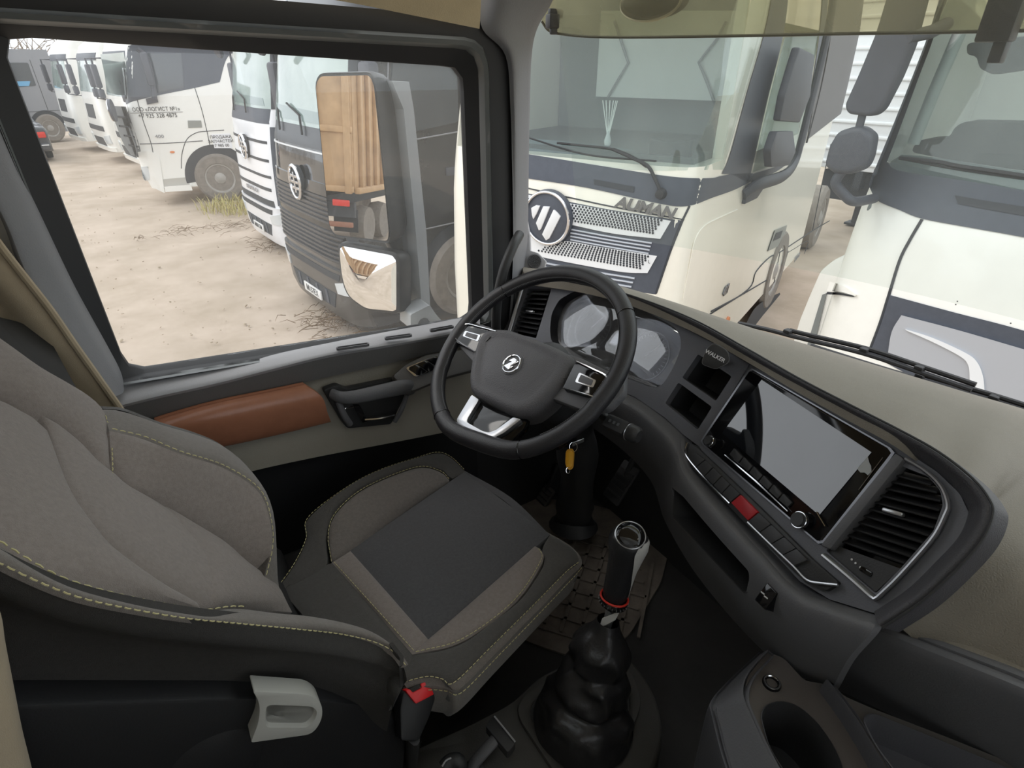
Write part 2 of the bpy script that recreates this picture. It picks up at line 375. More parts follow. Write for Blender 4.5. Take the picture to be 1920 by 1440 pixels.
# ------------------------------------------------------------------ A pillar, windscreen and its black border
def pillars():
    Lp = [(899, -60), (899, 0), (905, 55), (948, 105), (957, 200), (960, 300), (962, 400), (962, 480), (958, 560), (950, 640)]
    Rp = [(1052, -60), (1036, 0), (1006, 55), (996, 110), (993, 200), (991, 300), (990, 400), (988, 480), (985, 560), (980, 640)]
    rows = [[pY(*a, 1.24), (pY(*a, 1.215)*.6+pW(*b)*.4)+V((-.012, -.012, 0)), pW(*b, -.01)] for a, b in zip(Lp, Rp)]
    skin('trim_1', rows, PL_PIL, None, n=(-.6, -.8, 0), thick=.02, kind='structure', label='grey plastic windscreen pillar trim')
    Lb = [(-120, 200), (-48, 318), (5, 418), (43, 513), (118, 615), (172, 690), (208, 735)]
    Rb = [(-50, 120), (20, 290), (76, 410), (141, 547), (200, 655), (224, 700), (234, 728)]
    rows = []
    for a, b in zip(Lb, Rb):
        A, B = pY(*a, 1.20), pY(*b, 1.245); rows.append([A, A.lerp(B, .2)+V((.0, -.022, 0)), A.lerp(B, .8)+V((0, -.02, 0)), B])
    skin('trim_2', rows, PL_PIL, None, n=(0, -1, 0), thick=.03, kind='structure', label='grey plastic door pillar trim behind the window')
    bm = bmesh.new(); G = []
    for i in range(17):
        z = 2.40+i/16*.85; G.append([V((wx(y, z), y, z)) for y in [-.78+j/40*1.98 for j in range(41)]])
    add_grid(bm, G)
    ws = fin('window_2', bm, glass('windscreen_glass', (.90, .94, .92), refl=.05, dirt=.08, dscale=3.0, dcol=(.86, .88, .86), streak=True), None, kind='structure', label='wide dusty windscreen')
    inn = [(986, 620), (988, 520), (991, 400), (993, 300), (996, 150), (1000, 118), (1010, 88), (1034, 52), (1060, 34), (1095, 19), (1140, 8), (1190, 0), (1260, -8), (1400, -16)]
    out = [(972, 620), (976, 520), (979, 400), (981, 300), (984, 150), (988, 100), (992, 60), (1004, 10), (1020, -40), (1050, -70), (1090, -80), (1150, -80), (1250, -80), (1400, -80)]
    rows = [cr([pW(*p, .006) for p in out], 4), cr([pW(*p, .006) for p in inn], 4)]
    skin('windscreen_border', rows, PL_BLK, ws, n=(-1, 0, 0), thick=.003, nu=1, nv=2)
    lo = [(1005, 505), (1060, 520), (1130, 534), (1250, 566), (1384, 610), (1497, 640), (1617, 676), (1720, 708), (1822, 742), (1920, 772), (2040, 812)]
    rows = [cr([pW(x, y-9, .006) for x, y in lo], 4), cr([pW(x, y+16, .006) for x, y in lo], 4)]
    skin('windscreen_border', rows, PL_BLK, ws, n=(-1, 0, 0), thick=.003, nu=1, nv=2)
pillars()
# ------------------------------------------------------------------ driver's door
def door():
    D = root('door_1', (.3, 1.27, 1.5), 'driver\'s door with grey ledge and brown inlay', None, None, 'structure')
    def lp(c, Y, r): return rnd([pY(*p, Y) for p in c], r, 8)
    i0 = lp([(-4, 66), (868, 126), (886, 597), (240, 699)], 1.29, [.03, .035, .03, .035])
    o1 = lp([(-75, 40), (896, 93), (908, 601), (205, 721)], 1.265, [.03, .05, .03, .03])
    i1 = lp([(-75, 40), (896, 93), (908, 601), (205, 721)], 1.265, [.03, .05, .03, .03])
    o2 = lp([(-95, 8), (916, 72), (926, 604), (198, 723)], 1.25, [.04, .065, .03, .03])
    o3 = lp([(-125, -55), (958, 38), (966, 612), (186, 727)], 1.25, [.05, .08, .03, .03])
    ringp('window_seal', o1, i0, (0, -1, 0), .02, RUB, D)
    bm = bmesh.new(); A, B = resamp(o2, 120, True), resamp(i1, 120, True)
    for t0, t1, y0, y1 in ((0, .3, 0, -.012), (.3, .7, -.012, -.012), (.7, 1, -.012, 0)):
        add_ring(bm, [a.lerp(b, t0)+V((0, y0, 0)) for a, b in zip(A, B)], [a.lerp(b, t1)+V((0, y1, 0)) for a, b in zip(A, B)], (0, -1, 0), .012)
    fin('window_frame', bm, mat('frame_grey', '6d7070', .35, var=.05), D)
    ringp('door_seal', o3, o2, (0, -1, 0), .03, RUB, D, bevel=.004)
    plate('window_1', [p+V((0, .012, 0)) for p in i0], (0, -1, 0), .004, glass('door_glass', (.99, .99, .99), refl=.05, dirt=.06, dscale=3), None, kind='structure', label='clear side window of the driver\'s door')
    gw = bpy.data.objects['window_1']; bm = bmesh.new(); ge = lambda x, y: pY(x, y, 1.288)
    for x, y, r in ((824, 181, .005), (835, 174, .0055), (844, 181, .006)):
        c = ge(x, y); add_tube(bm, [c+V((r*math.cos(a), 0, r*math.sin(a))) for a in [2*PI*i/20 for i in range(20)]], .0006, 4, True)
        for k in (-1, 1): add_box(bm, c+V((0, 0, k*r*.3)), (r*.9, .0008, .001))
    for x, y, w in ((833, 190, .04), (832, 195, .03), (834, 199, .02)): add_box(bm, ge(x, y), (w, .0008, .0016))
    fin('etched_mark', bm, mat('etch_white', 'dfe2e2', .7), gw, smooth=False, kind='stuff')
    # inner panel as one pressed skin: ledge, upper band, lower field, map pocket
    xs = [190, 290, 400, 500, 614, 720, 812, 900]
    def row(ys, Y): return [pY(x, y, Y) for x, y in zip(xs, ys)]
    rA, rB = row([724, 702, 682, 664, 643, 623, 606, 589], 1.285), row([766, 741, 717, 692, 664, 646, 630, 612], 1.215)
    rC = row([822, 790, 757, 734, 707, 684, 662, 641], 1.232)
    skin('sill_ledge', [rA, [a.lerp(b, .5)+V((0, 0, .006)) for a, b in zip(rA, rB)], rB, [p+V((0, .004, -.012)) for p in rB]], PL_LT, D, n=(0, -.5, .8), thick=.012, nv=4)
    skin('upper_band', [[p+V((0, .003, -.010)) for p in rB], [a.lerp(b, .5) for a, b in zip(rB, rC)], rC], PL_DOOR, D, n=(0, -1, 0), thick=.02, nv=4)
    rE = row([965, 935, 903, 877, 853, 833, 815, 797], 1.222)
    skin('door_panel', [[p+V((0, .004, .004)) for p in rC], [a.lerp(b, .12)+V((0, .014, 0)) for a, b in zip(rC, rE)], [a.lerp(b, .55)+V((0, .006, 0)) for a, b in zip(rC, rE)], rE], PL_MID, D, n=(0, -1, 0), thick=.02, nv=5)
    rF = [V((p.x, 1.25, p.z-.03)) for p in rE]; rG = [V((p.x, 1.24, 1.5)) for p in rE]
    skin('map_pocket', [[p+V((0, .003, -.002)) for p in rE], rF, rG], mat('shield_black', '1f1f21', .6, var=.1, bump=.2, bscale=400), D, n=(0, -1, 0), thick=.02, nv=4)
    # brown inlay: a soft bar with a ridge
    T = [(292, 792), (300, 786), (400, 758), (500, 737), (572, 722)]; M_ = [(296, 806), (306, 808), (410, 786), (510, 764), (604, 745)]
    Bq = [(330, 850), (340, 851), (430, 834), (530, 812), (620, 790)]
    skin('armrest_inlay', [[pY(*p, 1.226) for p in T], [pY(*p, 1.205) for p in T], [pY(*p, 1.188) for p in M_], [pY(x, y, 1.192) for x, y in [(a[0]*.4+b[0]*.6, a[1]*.4+b[1]*.6) for a, b in zip(M_, Bq)]], [pY(*p, 1.205) for p in Bq], [pY(*p, 1.226) for p in Bq]],
         BROWN, D, n=(0, -1, 0), thick=.012, nv=5, label='brown leather-look armrest inlay')
    # defrost slots in the ledge
    def ledge(x, y, up=.004):   # ledge plane
        n = V((0, -.55, 1)).normalized(); q = rA[4].lerp(rB[4], .5)+V((0, 0, .008)); nn = (rA[6]-rA[2]).cross(rB[4]-rA[4]).normalized()
        if nn.z < 0: nn = -nn
        return pl(x, y, nn, nn.dot(q)+up), nn
    for (x0, y0, x1, y1) in ((630, 652, 692, 643), (721, 633, 772, 626), (806, 618, 850, 610)):
        a, nn = ledge(x0, y0); b, _ = ledge(x1, y1); d = (b-a).normalized(); w = nn.cross(d)
        lo = rnd([a-w*.0065, b-w*.0065, b+w*.0065, a+w*.0065], .006, 6); li = rnd([a-w*.004+d*.003, b-w*.004-d*.003, b+w*.004-d*.003, a+w*.004+d*.003], .0038, 6)
        sl = ringp('defrost_slot', lo, li, nn, .006, PL_DK, D, count=40)
        plate('slot_dark', [p-nn*.003 for p in li], nn, .002, PL_GLOSS, sl)
    # pull handle: dished surround, grab bar, chrome release
    H = [(606, 732), (632, 722), (650, 730), (737, 712), (776, 716), (775, 738), (760, 742), (734, 796), (652, 804), (640, 790)]
    plate('handle_recess', rnd([pY(*p, 1.214) for p in H], .008), (0, -1, 0), .02, PL_BLK, D, bevel=.003)
    bar = [pY(x, y, Y) for x, y, Y in ((622, 738, 1.20), (640, 745, 1.178), (668, 744, 1.168), (720, 733, 1.166), (755, 726, 1.168), (772, 727, 1.19))]
    tube('grab_bar', cr(bar, 5), [.013+.008*abs(math.sin(i*.06)) for i in range(26)], PL_DK, D, seg=12, flat=.7, up=(0, 1, 0))
    tube('grab_bar', cr([pY(634, 752, 1.19), pY(645, 778, 1.185), pY(656, 795, 1.195)], 5), .008, PL_DK, D, seg=10)
    tube('grab_bar', cr([pY(763, 740, 1.185), pY(752, 770, 1.185), pY(740, 790, 1.195)], 5), .006, PL_DK, D, seg=10)
    tube('release_lever', cr([pY(637, 771, 1.192), pY(650, 765, 1.188), pY(663, 762, 1.188)], 4), .0022, CHROME, D, seg=6, label='chrome edge of the door release')
    tube('release_lever', cr([pY(684, 787, 1.192), pY(712, 785, 1.188), pY(741, 778, 1.190)], 4), .003, CHROME, D, seg=6, label='chrome edge of the door release')
    plate('release_paddle', rnd([pY(*p, 1.196) for p in ((664, 762), (676, 762), (690, 790), (680, 793))], .003), (0, -1, 0), .012, PL_GLOSS, D, bevel=.002)
    # window switches in a chrome surround
    q = [(760, 690), (800, 673), (846, 665), (850, 674), (838, 686), (779, 707)]
    pn = V((0, -.75, .66))
    c0 = pY(800, 685, 1.19); Q = [pl(*p, pn, pn.dot(c0)) for p in q]
    plate('switch_console', rnd([pl(*p, pn, pn.dot(c0)-.006) for p in ((735, 705), (760, 683), (800, 664), (905, 650), (905, 690), (842, 706), (770, 735))], .012), pn, .03, PL_DOOR, D, bevel=.006)
    ringp('switch_surround', rnd(Q, .006), rnd([sum(Q, V())/6+(p-sum(Q, V())/6)*.9 for p in Q], .005), pn, .006, CHROME, D, count=60, label='chrome window-switch surround')
    for a, b in (((766, 691), (786, 704)), ((783, 683), (806, 697)), ((802, 675), (826, 689))):
        p = [pl(*w, pn, pn.dot(c0)+.003) for w in (a, (a[0]+16, a[1]-8), (b[0]+14, b[1]-8), b)]
        plate('window_switch', rnd(p, .003), pn, .008, PL_GLOSS, D, bevel=.0015)
    # outer skin
    plate('outer_panel', [V((-.2, 1.37, 1.4)), V((.85, 1.37, 1.4)), V((.8, 1.37, 2.12)), V((-.2, 1.37, 2.2))], (0, 1, 0), .03, WHITE_PAINT, D, label='white painted outside of the door')
    # grab handle by the pillar
    g = [pY(974, 440, 1.17), pY(962, 462, 1.13), pY(945, 505, 1.11), pY(933, 560, 1.11), pY(930, 610, 1.12), pY(934, 650, 1.14)]
    gh = tube('trim_3', cr(g, 5), .012, PL_BLK, None, seg=12, kind='structure', label='black pillar grab handle')
    tag(lathe('handle_socket', [(.0, -.004), (.014, -.004), (.017, .004), (.013, .006), (0, .002)], pY(977, 441, 1.165), (-.5, -.85, .1), PL_BLK, gh, sx=.6))
door()
# ------------------------------------------------------------------ door mirrors on the outside
MBL = mat('mirror_black', '242426', .45, var=.1)
MIRR = mat('mirror_silver', 'f2f2f0', .0, metal=1.0)
def mirrors():
    R = root('door_mirror', pY(760, 560, 1.5), 'tall two-pane door mirror with black housing on a grey arm outside the driver\'s window', 'mirror')
    m = V((-.90, -.43, .07)).normalized(); c = pY(660, 300, 1.62)
    px = lambda x, y, off=0: pl(x, y, m, m.dot(c)+off)
    g = [(600, 143), (693, 141), (701, 160), (729, 435), (727, 452), (628, 440), (618, 425), (592, 160)]
    gl = rnd([px(*p) for p in g], [.03, .02, .02, .015, .015, .015, .02, .03], 5)
    plate('mirror_glass', gl, m, .004, MIRR, R, label='tall upper mirror pane')
    ctr = sum(gl, V())/len(gl)
    gl2 = [p-m*.0045 for p in gl]; out = [ctr+(p-ctr)*1.035-m*.002 for p in gl]
    ringp('mirror_rim', out, gl2, m, .006, MBL, R)
    back = []
    for s, d in ((1.035, .004), (1.05, .02), (1.03, .06), (.88, .10), (.6, .118)): back.append([ctr+(p-ctr)*s-m*d for p in resamp(gl, 48, True)])
    bm = bmesh.new(); add_grid(bm, [r+[r[0]] for r in back]); bmesh.ops.holes_fill(bm, edges=bm.edges)
    fin('mirror_housing', bm, MBL, R)
    # lower wide-angle pane, gently domed
    c2 = pY(690, 525, 1.6); m2 = V((-.86, -.44, .10)).normalized()
    g2 = rnd([pl(*p, m2, m2.dot(c2)) for p in ((634, 457), (746, 478), (746, 586), (686, 580), (652, 556), (640, 520))], [.025, .025, .012, .02, .03, .03], 5)
    ct = sum(g2, V())/len(g2); L = resamp(g2, 48, True); bm = bmesh.new()
    rings = [[ct+(p-ct)*s+m2*(.014*(1-s*s)) for p in L] for s in (1, .85, .65, .45, .25, .08)]
    add_grid(bm, [r+[r[0]] for r in rings]); bmesh.ops.holes_fill(bm, edges=bm.edges)
    fin('wide_angle_glass', bm, MIRR, R, ang=80, label='lower domed wide-angle pane')
    bm = bmesh.new(); rings = [[ct+(p-ct)*s-m2*d for p in L] for s, d in ((1.0, -.001), (1.05, .002), (1.07, .02), (1.0, .06), (.7, .085))]
    add_grid(bm, [r+[r[0]] for r in rings]); bmesh.ops.holes_fill(bm, edges=bm.edges); fin('wide_angle_housing', bm, MBL, R)
    # black spine behind the panes and the faceted grey arm
    sp_ = [(704, 140), (724, 150), (745, 215), (764, 440), (778, 596), (745, 590), (742, 480), (728, 452)]
    plate('mirror_spine', rnd([pY(*p, 1.60) for p in sp_], .008), (0, -1, 0), .05, MBL, R, bevel=.008)
    ga = mat('arm_grey', 'a7abae', .4, var=.04)
    a = [(722, 150), (767, 153), (776, 205), (800, 440), (807, 578), (777, 596), (763, 440), (742, 205)]
    P = [pY(*p, 1.53) for p in a]
    bm = bmesh.new(); mid = [(735, 152), (757, 205), (780, 440), (792, 588)]
    rows = [[pY(722, 150, 1.57), pY(742, 205, 1.56), pY(763, 440, 1.56), pY(777, 596, 1.56)], [pY(*p, 1.525) for p in mid], [pY(767, 153, 1.54), pY(776, 205, 1.535), pY(800, 440, 1.535), pY(807, 580, 1.535)]]
    add_grid(bm, rows, (0, -1, 0), .05); fin('mirror_arm', bm, ga, R, ang=10, label='light grey faceted mirror arm')
    plate('arm_foot', rnd([pY(*p, 1.46) for p in ((770, 590), (806, 572), (818, 590), (838, 612), (800, 622), (770, 618))], .006), (0, -1, 0), .08, ga, R, bevel=.006)
    p = pY(792, 604, 1.47); tube('mirror_bracket', [p, V((p.x, 1.40, p.z-.03)), V((p.x, 1.372, 2.08))], .02, PL_BLK, R, seg=10)
mirrors()
# ------------------------------------------------------------------ tinted sun visor over the windscreen, wipers
def visor():
    R = root('sun_visor', (1.0, .25, 2.85), 'olive tinted sun visor strip across the top of the windscreen', 'sun visor')
    bot = [(1016, 40), (1030, 58), (1060, 65), (1110, 69), (1200, 70), (1400, 67), (1600, 63), (1750, 61), (1900, 58), (2020, 55)]
    B = [pW(*p, .10) for p in bot]; rows = []
    for k in range(5): rows.append([V((p.x-.02*k-.006*k*k*.3, p.y, p.z+.075*k)) for p in B])
    vm = glass('visor_acrylic', (.56, .50, .33), refl=.05, dirt=.30, dscale=5, dcol=(.40, .36, .22))
    bm = bmesh.new(); add_grid(bm, patch(rows, 6, 3)); fin('visor_panel', bm, vm, R)
    tube('visor_edge', cr([p+V((0, 0, 0)) for p in B], 6), .003, mat('visor_edge', '4c4838', .4), R, seg=6)
    for (x, y, s) in ((1882, 28, 1.0), (1036, 40, .4)):
        c = pW(x, y, .085); bm = bmesh.new()
        add_box(bm, c, (.03, .05*s, .075*s), r=.004); add_box(bm, c+V((.0, -.012*s, -.05*s)), (.02, .02*s, .035*s), r=.003); add_box(bm, c+V((.01, .006*s, .04*s)), (.04, .03*s, .05*s), r=.004)
        fin('visor_bracket', bm, PL_BLK, R)
    c = pW(1225, 4, .16); bm = bmesh.new(); add_lathe(bm, [(0, -.02), (.05, -.018), (.062, 0), (.05, .016), (0, .02)], c, (1, .3, 0), 28, False, 1.0); 
    for v in bm.verts: v.co.z = c.z+(v.co.z-c.z)*.55; v.co.y = c.y+(v.co.y-c.y)*1.5
    lo = fin('marker_lamp', bm, PL_BLK, R); 
    tube('lamp_rim', [c+V((-.012, .094*math.cos(a), .036*math.sin(a))) for a in [2*PI*i/32 for i in range(32)]], .003, SATIN, lo, seg=6, closed=True)
visor()
def wiper(name, pts, label, off=.03):
    R = root(name, pW(*pts[0], off), label, 'wiper', 'windscreen wipers of our truck'); P = cr([pW(*p, off) for p in pts], 6)
    tube('wiper_blade', P, .005, RUB, R, seg=8, flat=1.6, up=(1, 0, 0))
    k = len(P); tube('wiper_arm', [p+V((.012, 0, .008)) for p in P[k//3:]], .006, PL_BLK, R, seg=8)
    for f in (.35, .62, .8):
        p = P[int(f*(k-1))]; box('wiper_clip', p+V((.006, 0, .004)), (.02, .018, .016), PL_BLK, R, r=.003)
wiper('windscreen_wiper', [(1384, 606), (1440, 618), (1497, 633), (1617, 662), (1720, 696), (1822, 731)], 'black wiper lying along the windscreen foot in front of the centre screen')
wiper('windscreen_wiper', [(1520, 648), (1640, 686), (1760, 722), (1860, 752), (1960, 785), (2080, 830)], 'lower black wiper running out at the right end of the windscreen foot', .075)
# ------------------------------------------------------------------ curtain behind the door pillar
def curtain():
    R = root('sleeper_curtain', (-.2, 1.12, 1.9), 'beige cloth curtain gathered behind the driver\'s seat', 'curtain')
    ed = [(-90, 330), (-10, 445), (40, 510), (95, 580), (140, 645), (190, 715), (232, 775), (262, 830), (300, 900)]
    E = cr([pY(*p, 1.18) for p in ed], 4); G = []
    for i, p in enumerate(E):
        row = []
        for j in range(40):
            t = j/39; row.append(p+V((-.42*t, -.030*math.sin(t*20+.12*i)*min(1, t*5)*(.6+.4*math.sin(t*7))-.02*t, .02*math.sin(t*9)*t)))
        G.append(row)
    bm = bmesh.new(); add_grid(bm, G, (0, -1, 0), .004); fin('curtain_cloth', bm, CURT, R, ang=180)
    tube('curtain_hem', [p+V((0, -.004, 0)) for p in E], .006, CURT, R, seg=8)
curtain()
# ------------------------------------------------------------------ dashboard
nC = V((-.866, 0, .5)); nS = V((-.809, .303, .502)).normalized()
TLp = pX(1407, 691, .88)
def dC(x, y, off=0.0): return pl(x, y, nC, nC.dot(TLp)+off)
def dS(x, y, off=0.0): return pl(x, y, nS, nS.dot(TLp)+off)
def dp(x, y, off=0.0):
    a, b = dC(x, y, off), dS(x, y, off); return a if (a-EYE).length < (b-EYE).length else b
def pocket(o, loop, n, depth, m, name, parent, inset=.0, front=.03):
    """cut an opening into a panel and hang a dark bin behind it"""
    n = V(n).normalized(); P = [V(p) for p in loop]; c = sum(P, V())/len(P)
    bm = bmesh.new(); f = [bm.verts.new(p+n*front) for p in P]; b = [bm.verts.new(p-n*depth) for p in P]; k = len(P)
    bm.faces.new(f); bm.faces.new(b[::-1])
    for i in range(k): bm.faces.new([f[i], b[i], b[(i+1) % k], f[(i+1) % k]])
    cut = fin('cutter', bm, m); bpy.context.view_layer.update(); boolcut(o, cut)
    bm = bmesh.new(); a = [bm.verts.new(c+(p-c)*1.0-n*.0005) for p in P]; b = [bm.verts.new(c+(p-c)*.93-n*depth) for p in P]
    bm.faces.new(b)
    for i in range(k): bm.faces.new([a[i], a[(i+1) % k], b[(i+1) % k], b[i]])
    t = fin(name, bm, m, parent, smooth=False); md = t.modifiers.new('wall', 'SOLIDIFY'); md.thickness = .002; md.offset = 1
    return t
DB = root('dashboard', (.9, .3, 1.5), 'dark grey wraparound dashboard with instrument cluster, centre screen and air vents', 'dashboard')
def dash():
    # soft top between windscreen foot and cowl edge
    # one skin: behind the cowl it ends at the cowl edge, further right it runs on as the passenger side pad
    bx = [(985, 506), (1040, 514), (1130, 534), (1250, 568), (1380, 610), (1500, 646), (1600, 676), (1680, 700), (1760, 724), (1820, 742), (1880, 759), (1940, 777), (2010, 797), (2110, 828), (2250, 873), (2450, 937), (2700, 1020)]
    bp = [pW(x, y-4, -.012) for x, y in bx]
    ep = [dp(*p, .022) for p in [(985, 520), (1040, 526), (1110, 537), (1195, 560), (1300, 602), (1400, 655), (1500, 712), (1600, 765), (1690, 812)]]
    ep += [dp(*p, -.012) for p in [(1765, 868), (1815, 920), (1826, 985), (1770, 1060), (1690, 1130)]]+[pX(*p, .70) for p in [(1790, 1217), (1990, 1302), (2280, 1432)]]
    up_ = [.012]*8+[.016, .022, .026, .028, .03, .03, .03, .03, .03]
    rows = [bp]+[[a.lerp(b, t)+V((-.008*k, 0, u*k))+V((-.05, 0, .045))*(s_*max(0, min(1, (i-11)/3))) for i, (a, b, u) in enumerate(zip(bp, ep, up_))] for t, k, s_ in ((.2, .7, .3), (.45, 1.0, .75), (.75, .9, 1.1))]+[ep]
    skin('dash_top', rows, DASHTOP, DB, n=(.3, 0, .95), thick=.02, nu=6, nv=5)
    e2 = [pX(*p, .70) for p in [(1560, 1118), (1650, 1157), (1790, 1217), (1990, 1302), (2280, 1432)]]
    skin('pad_edge', [[p+V((.10, 0, -.01)) for p in e2], [p+V((.01, 0, .008)) for p in e2], [p+V((-.006, 0, -.004)) for p in e2], [p+V((.004, 0, -.02)) for p in e2]], DASHTOP, DB, n=(-.5, 0, .8), thick=.01, nu=6, nv=4)
    # cowl: padded lip sweeping along the top of the fascia and round its right end
    oc = [(978, 520), (1040, 524), (1110, 536), (1195, 559), (1300, 600), (1400, 654), (1500, 711), (1600, 763), (1690, 809), (1765, 851), (1828, 900), (1860, 940), (1866, 968), (1846, 1015), (1800, 1068), (1735, 1128), (1660, 1178)]
    ic = [(978, 534), (1040, 534), (1105, 545), (1185, 566), (1288, 618), (1390, 674), (1490, 731), (1590, 786), (1680, 838), (1745, 876), (1792, 918), (1812, 948), (1814, 968), (1796, 1008), (1752, 1056), (1700, 1106), (1640, 1146)]
    O, I = cr([dp(*p, .020) for p in oc], 6), cr([dp(*p, .0) for p in ic], 6)
    rows = [[p-nS*.03 for p in O], [p+nS*.004 for p in O], [a.lerp(b, .3)+nS*.012 for a, b in zip(O, I)], [a.lerp(b, .7)+nS*.006 for a, b in zip(O, I)], I, [p-nS*.012 for p in I]]
    bm = bmesh.new(); add_grid(bm, [cr(c, 3) for c in zip(*rows)], nS, 0); fin('cowl', bm, mat('cowl_skin', '48474b', .5, bump=.4, bscale=500, var=.05), DB, ang=60)
    tube('cowl_seam', [p+nS*.007+(p-q)*.03 for p, q in zip(O, I)], .0016, PL_BLK, DB, seg=6)
    # fascia plates with real openings
    vh = [(990, 541), (1034, 541), (1005, 634), (960, 624)]
    ch = [(1031, 617), (1034, 588), (1048, 562), (1078, 545), (1130, 545), (1187, 566), (1237, 592), (1260, 608), (1275, 628), (1278, 650), (1264, 686), (1246, 717), (1233, 727), (1218, 725), (1180, 711), (1120, 690), (1070, 670), (1044, 652), (1033, 638)]
    pu = [(1309, 664), (1372, 706), (1342, 752), (1279, 708)]; pw = [(1272, 717), (1335, 763), (1308, 806), (1247, 756)]
    of = [(940, 535), (1040, 531), (1110, 541), (1190, 562), (1290, 612), (1409, 676), (1312, 838), (1280, 814), (1247, 783), (1190, 744), (1100, 706), (1010, 672), (930, 645)]
    CL = rnd([dC(*p) for p in ch], .012, 3); PU = rnd([dC(*p) for p in pu], .004, 3); PW = rnd([dC(*p) for p in pw], .004, 3); VH = rnd([dC(*p) for p in vh], .003, 3)
    plate('driver_fascia', [dC(*p) for p in of], nC, .02, DASH, DB, holes=[VH, CL, PU, PW], ang=25)
    for nme, h in (('storage_bin', PU), ('storage_bin', PW)):
        c = sum(h, V())/len(h); bm = bmesh.new(); a = [bm.verts.new(p-nC*.018) for p in h]; b = [bm.verts.new(c+(p-c)*.9-nC*.085) for p in h]; k = len(h); bm.faces.new(b)
        for i in range(k): bm.faces.new([a[i], a[(i+1) % k], b[(i+1) % k], b[i]])
        t = fin(nme, bm, PL_BLK, DB, ang=50)
    # instrument cluster: deep bowl, dials, clear lens
    cl = root('instrument_cluster', (0, 0, 0)); cl.parent = DB; ORG[cl] = ORG[DB]
    cen = sum(CL, V())/len(CL); bm = bmesh.new()
    R = resamp(CL, 64, True); rows = [[cen+(p-cen)*s-nC*d for p in R] for s, d in ((1.0, .001), (.985, .02), (.93, .05))]
    add_grid(bm, [r+[r[0]] for r in rows]); bm.faces.new([bm.verts.new(p-nC*.0505+(cen-p)*.07) for p in R]); fin('cluster_bowl', bm, mat('cluster_dark', '1b1c22', .35), cl, ang=50)
    xr = (dC(1250, 700)-dC(1090, 625)); xr = (xr-nC*xr.dot(nC)).normalized(); yr = nC.cross(xr)
    for (x, y, r, tk) in ((1108, 612, .052, 22), (1216, 668, .056, 26)):
        c = dC(x, y, -.044); 
        lathe('dial_face', [(0, 0), (r, 0), (r, .002), (r*.96, .003), (0, .003)], c, nC, mat('dial_face', '23242b', .3), cl, seg=40)
        tube('dial_ring', [c+nC*.004+xr*(r*math.cos(a))+yr*(r*math.sin(a)) for a in [2*PI*i/48 for i in range(48)]], .0016, SATIN, cl, seg=6, closed=True)
        bm = bmesh.new()
        for i in range(tk):
            a = math.radians(-40+260*i/(tk-1)); d = xr*math.cos(a)+yr*math.sin(a); t = nC.cross(d)
            add_box(bm, c+nC*.0045+d*(r*.86), (r*.12, .0012, .001), (d, t, nC))
        fin('dial_ticks', bm, mat('dial_white', 'd6d6da', .5), cl, kind='stuff')
        d = (xr*.55+yr*.83).normalized(); box('dial_needle', c+nC*.007+d*(r*.3), (r*.75, .002, .0015), mat('needle', 'e6e6e6', .4), cl, ax=(d, nC.cross(d), nC))
    q = rnd([dC(*p, -.036) for p in ((1066, 590), (1110, 590), (1148, 620), (1122, 668), (1064, 644))], .008)
    tube('info_frame', cr([dC(*p, -.034) for p in ((1074, 588), (1067, 612), (1063, 634), (1066, 642), (1080, 650), (1113, 665))], 5), .0018, SATIN, cl, seg=6)
    plate('info_display', rnd([dC(*p, -.038) for p in ((1134, 618), (1186, 640), (1166, 690), (1116, 668))], .004), nC, .004, PL_GLOSS, cl)
    lens = [[cen+(p-cen)*s-nC*(.024-.010*(1-s*s)) for p in R] for s in (.985, .8, .55, .3, .05)]
    bm = bmesh.new(); add_grid(bm, [r+[r[0]] for r in lens]); bmesh.ops.holes_fill(bm, edges=bm.edges)
    fin('cluster_lens', bm, glass('cluster_lens', (.85, .86, .9), refl=.30, dirt=.10, dscale=30), cl, ang=80)
    # air vents
    def vent(nme, Lb, Rb, frame, n, cnt, P, lab, tab):
        v = root(nme, (0, 0, 0)); v.parent = DB; ORG[v] = ORG[DB]; v['label'] = lab
        L, Rr = resamp(cr([P(*p, -.008) for p in Lb], 6), cnt+2), resamp(cr([P(*p, -.008) for p in Rb], 6), cnt+2)
        back = [P(*p, -.04) for p in frame]; plate('vent_back', back, n, .004, PL_GLOSS, v)
        for i in range(1, cnt+1):
            a, b = L[i], Rr[i]; d = (b-a).normalized(); w = n.cross(d)
            box('vent_slat', (a+b)/2-n*.006, ((b-a).length, .0032, .024), mat('slat_dark', '232325', .5), v, ax=(d, (w+n*.45).normalized(), d.cross((w+n*.45).normalized())), r=.001)
        a, b = L[cnt//2+1], Rr[cnt//2+1]; d = (b-a).normalized()
        box('vent_tab', a.lerp(b, tab)+n*.006, ((b-a).length*.3, .006, .008), SATIN, v, ax=(d, n.cross(d), n), r=.002, label='silver air-vent tab')
        return v
    vent('air_vent', [(990, 541), (960, 624)], [(1034, 541), (1005, 634)], vh, nC, 9, dC, 'slatted air vent at the driver\'s side', .5)
    tube('vent_trim', [dC(980, 538, .004), dC(955, 622, .004)], .006, SATIN, DB, seg=8, flat=.6, label='silver strip along the driver\'s vent')
    sv = [(1684, 871), (1740, 893), (1763, 920), (1768, 947), (1750, 996), (1690, 1064), (1642, 1113), (1548, 1032), (1566, 1020)]
    SV = rnd([dS(*p) for p in sv], .004, 3)
    so_ = [(1409, 676), (1500, 733), (1600, 788), (1690, 841), (1756, 884), (1800, 926), (1818, 965), (1800, 1012), (1752, 1066), (1690, 1116), (1640, 1150), (1556, 1124), (1500, 1090), (1440, 1025), (1370, 944), (1312, 838)]
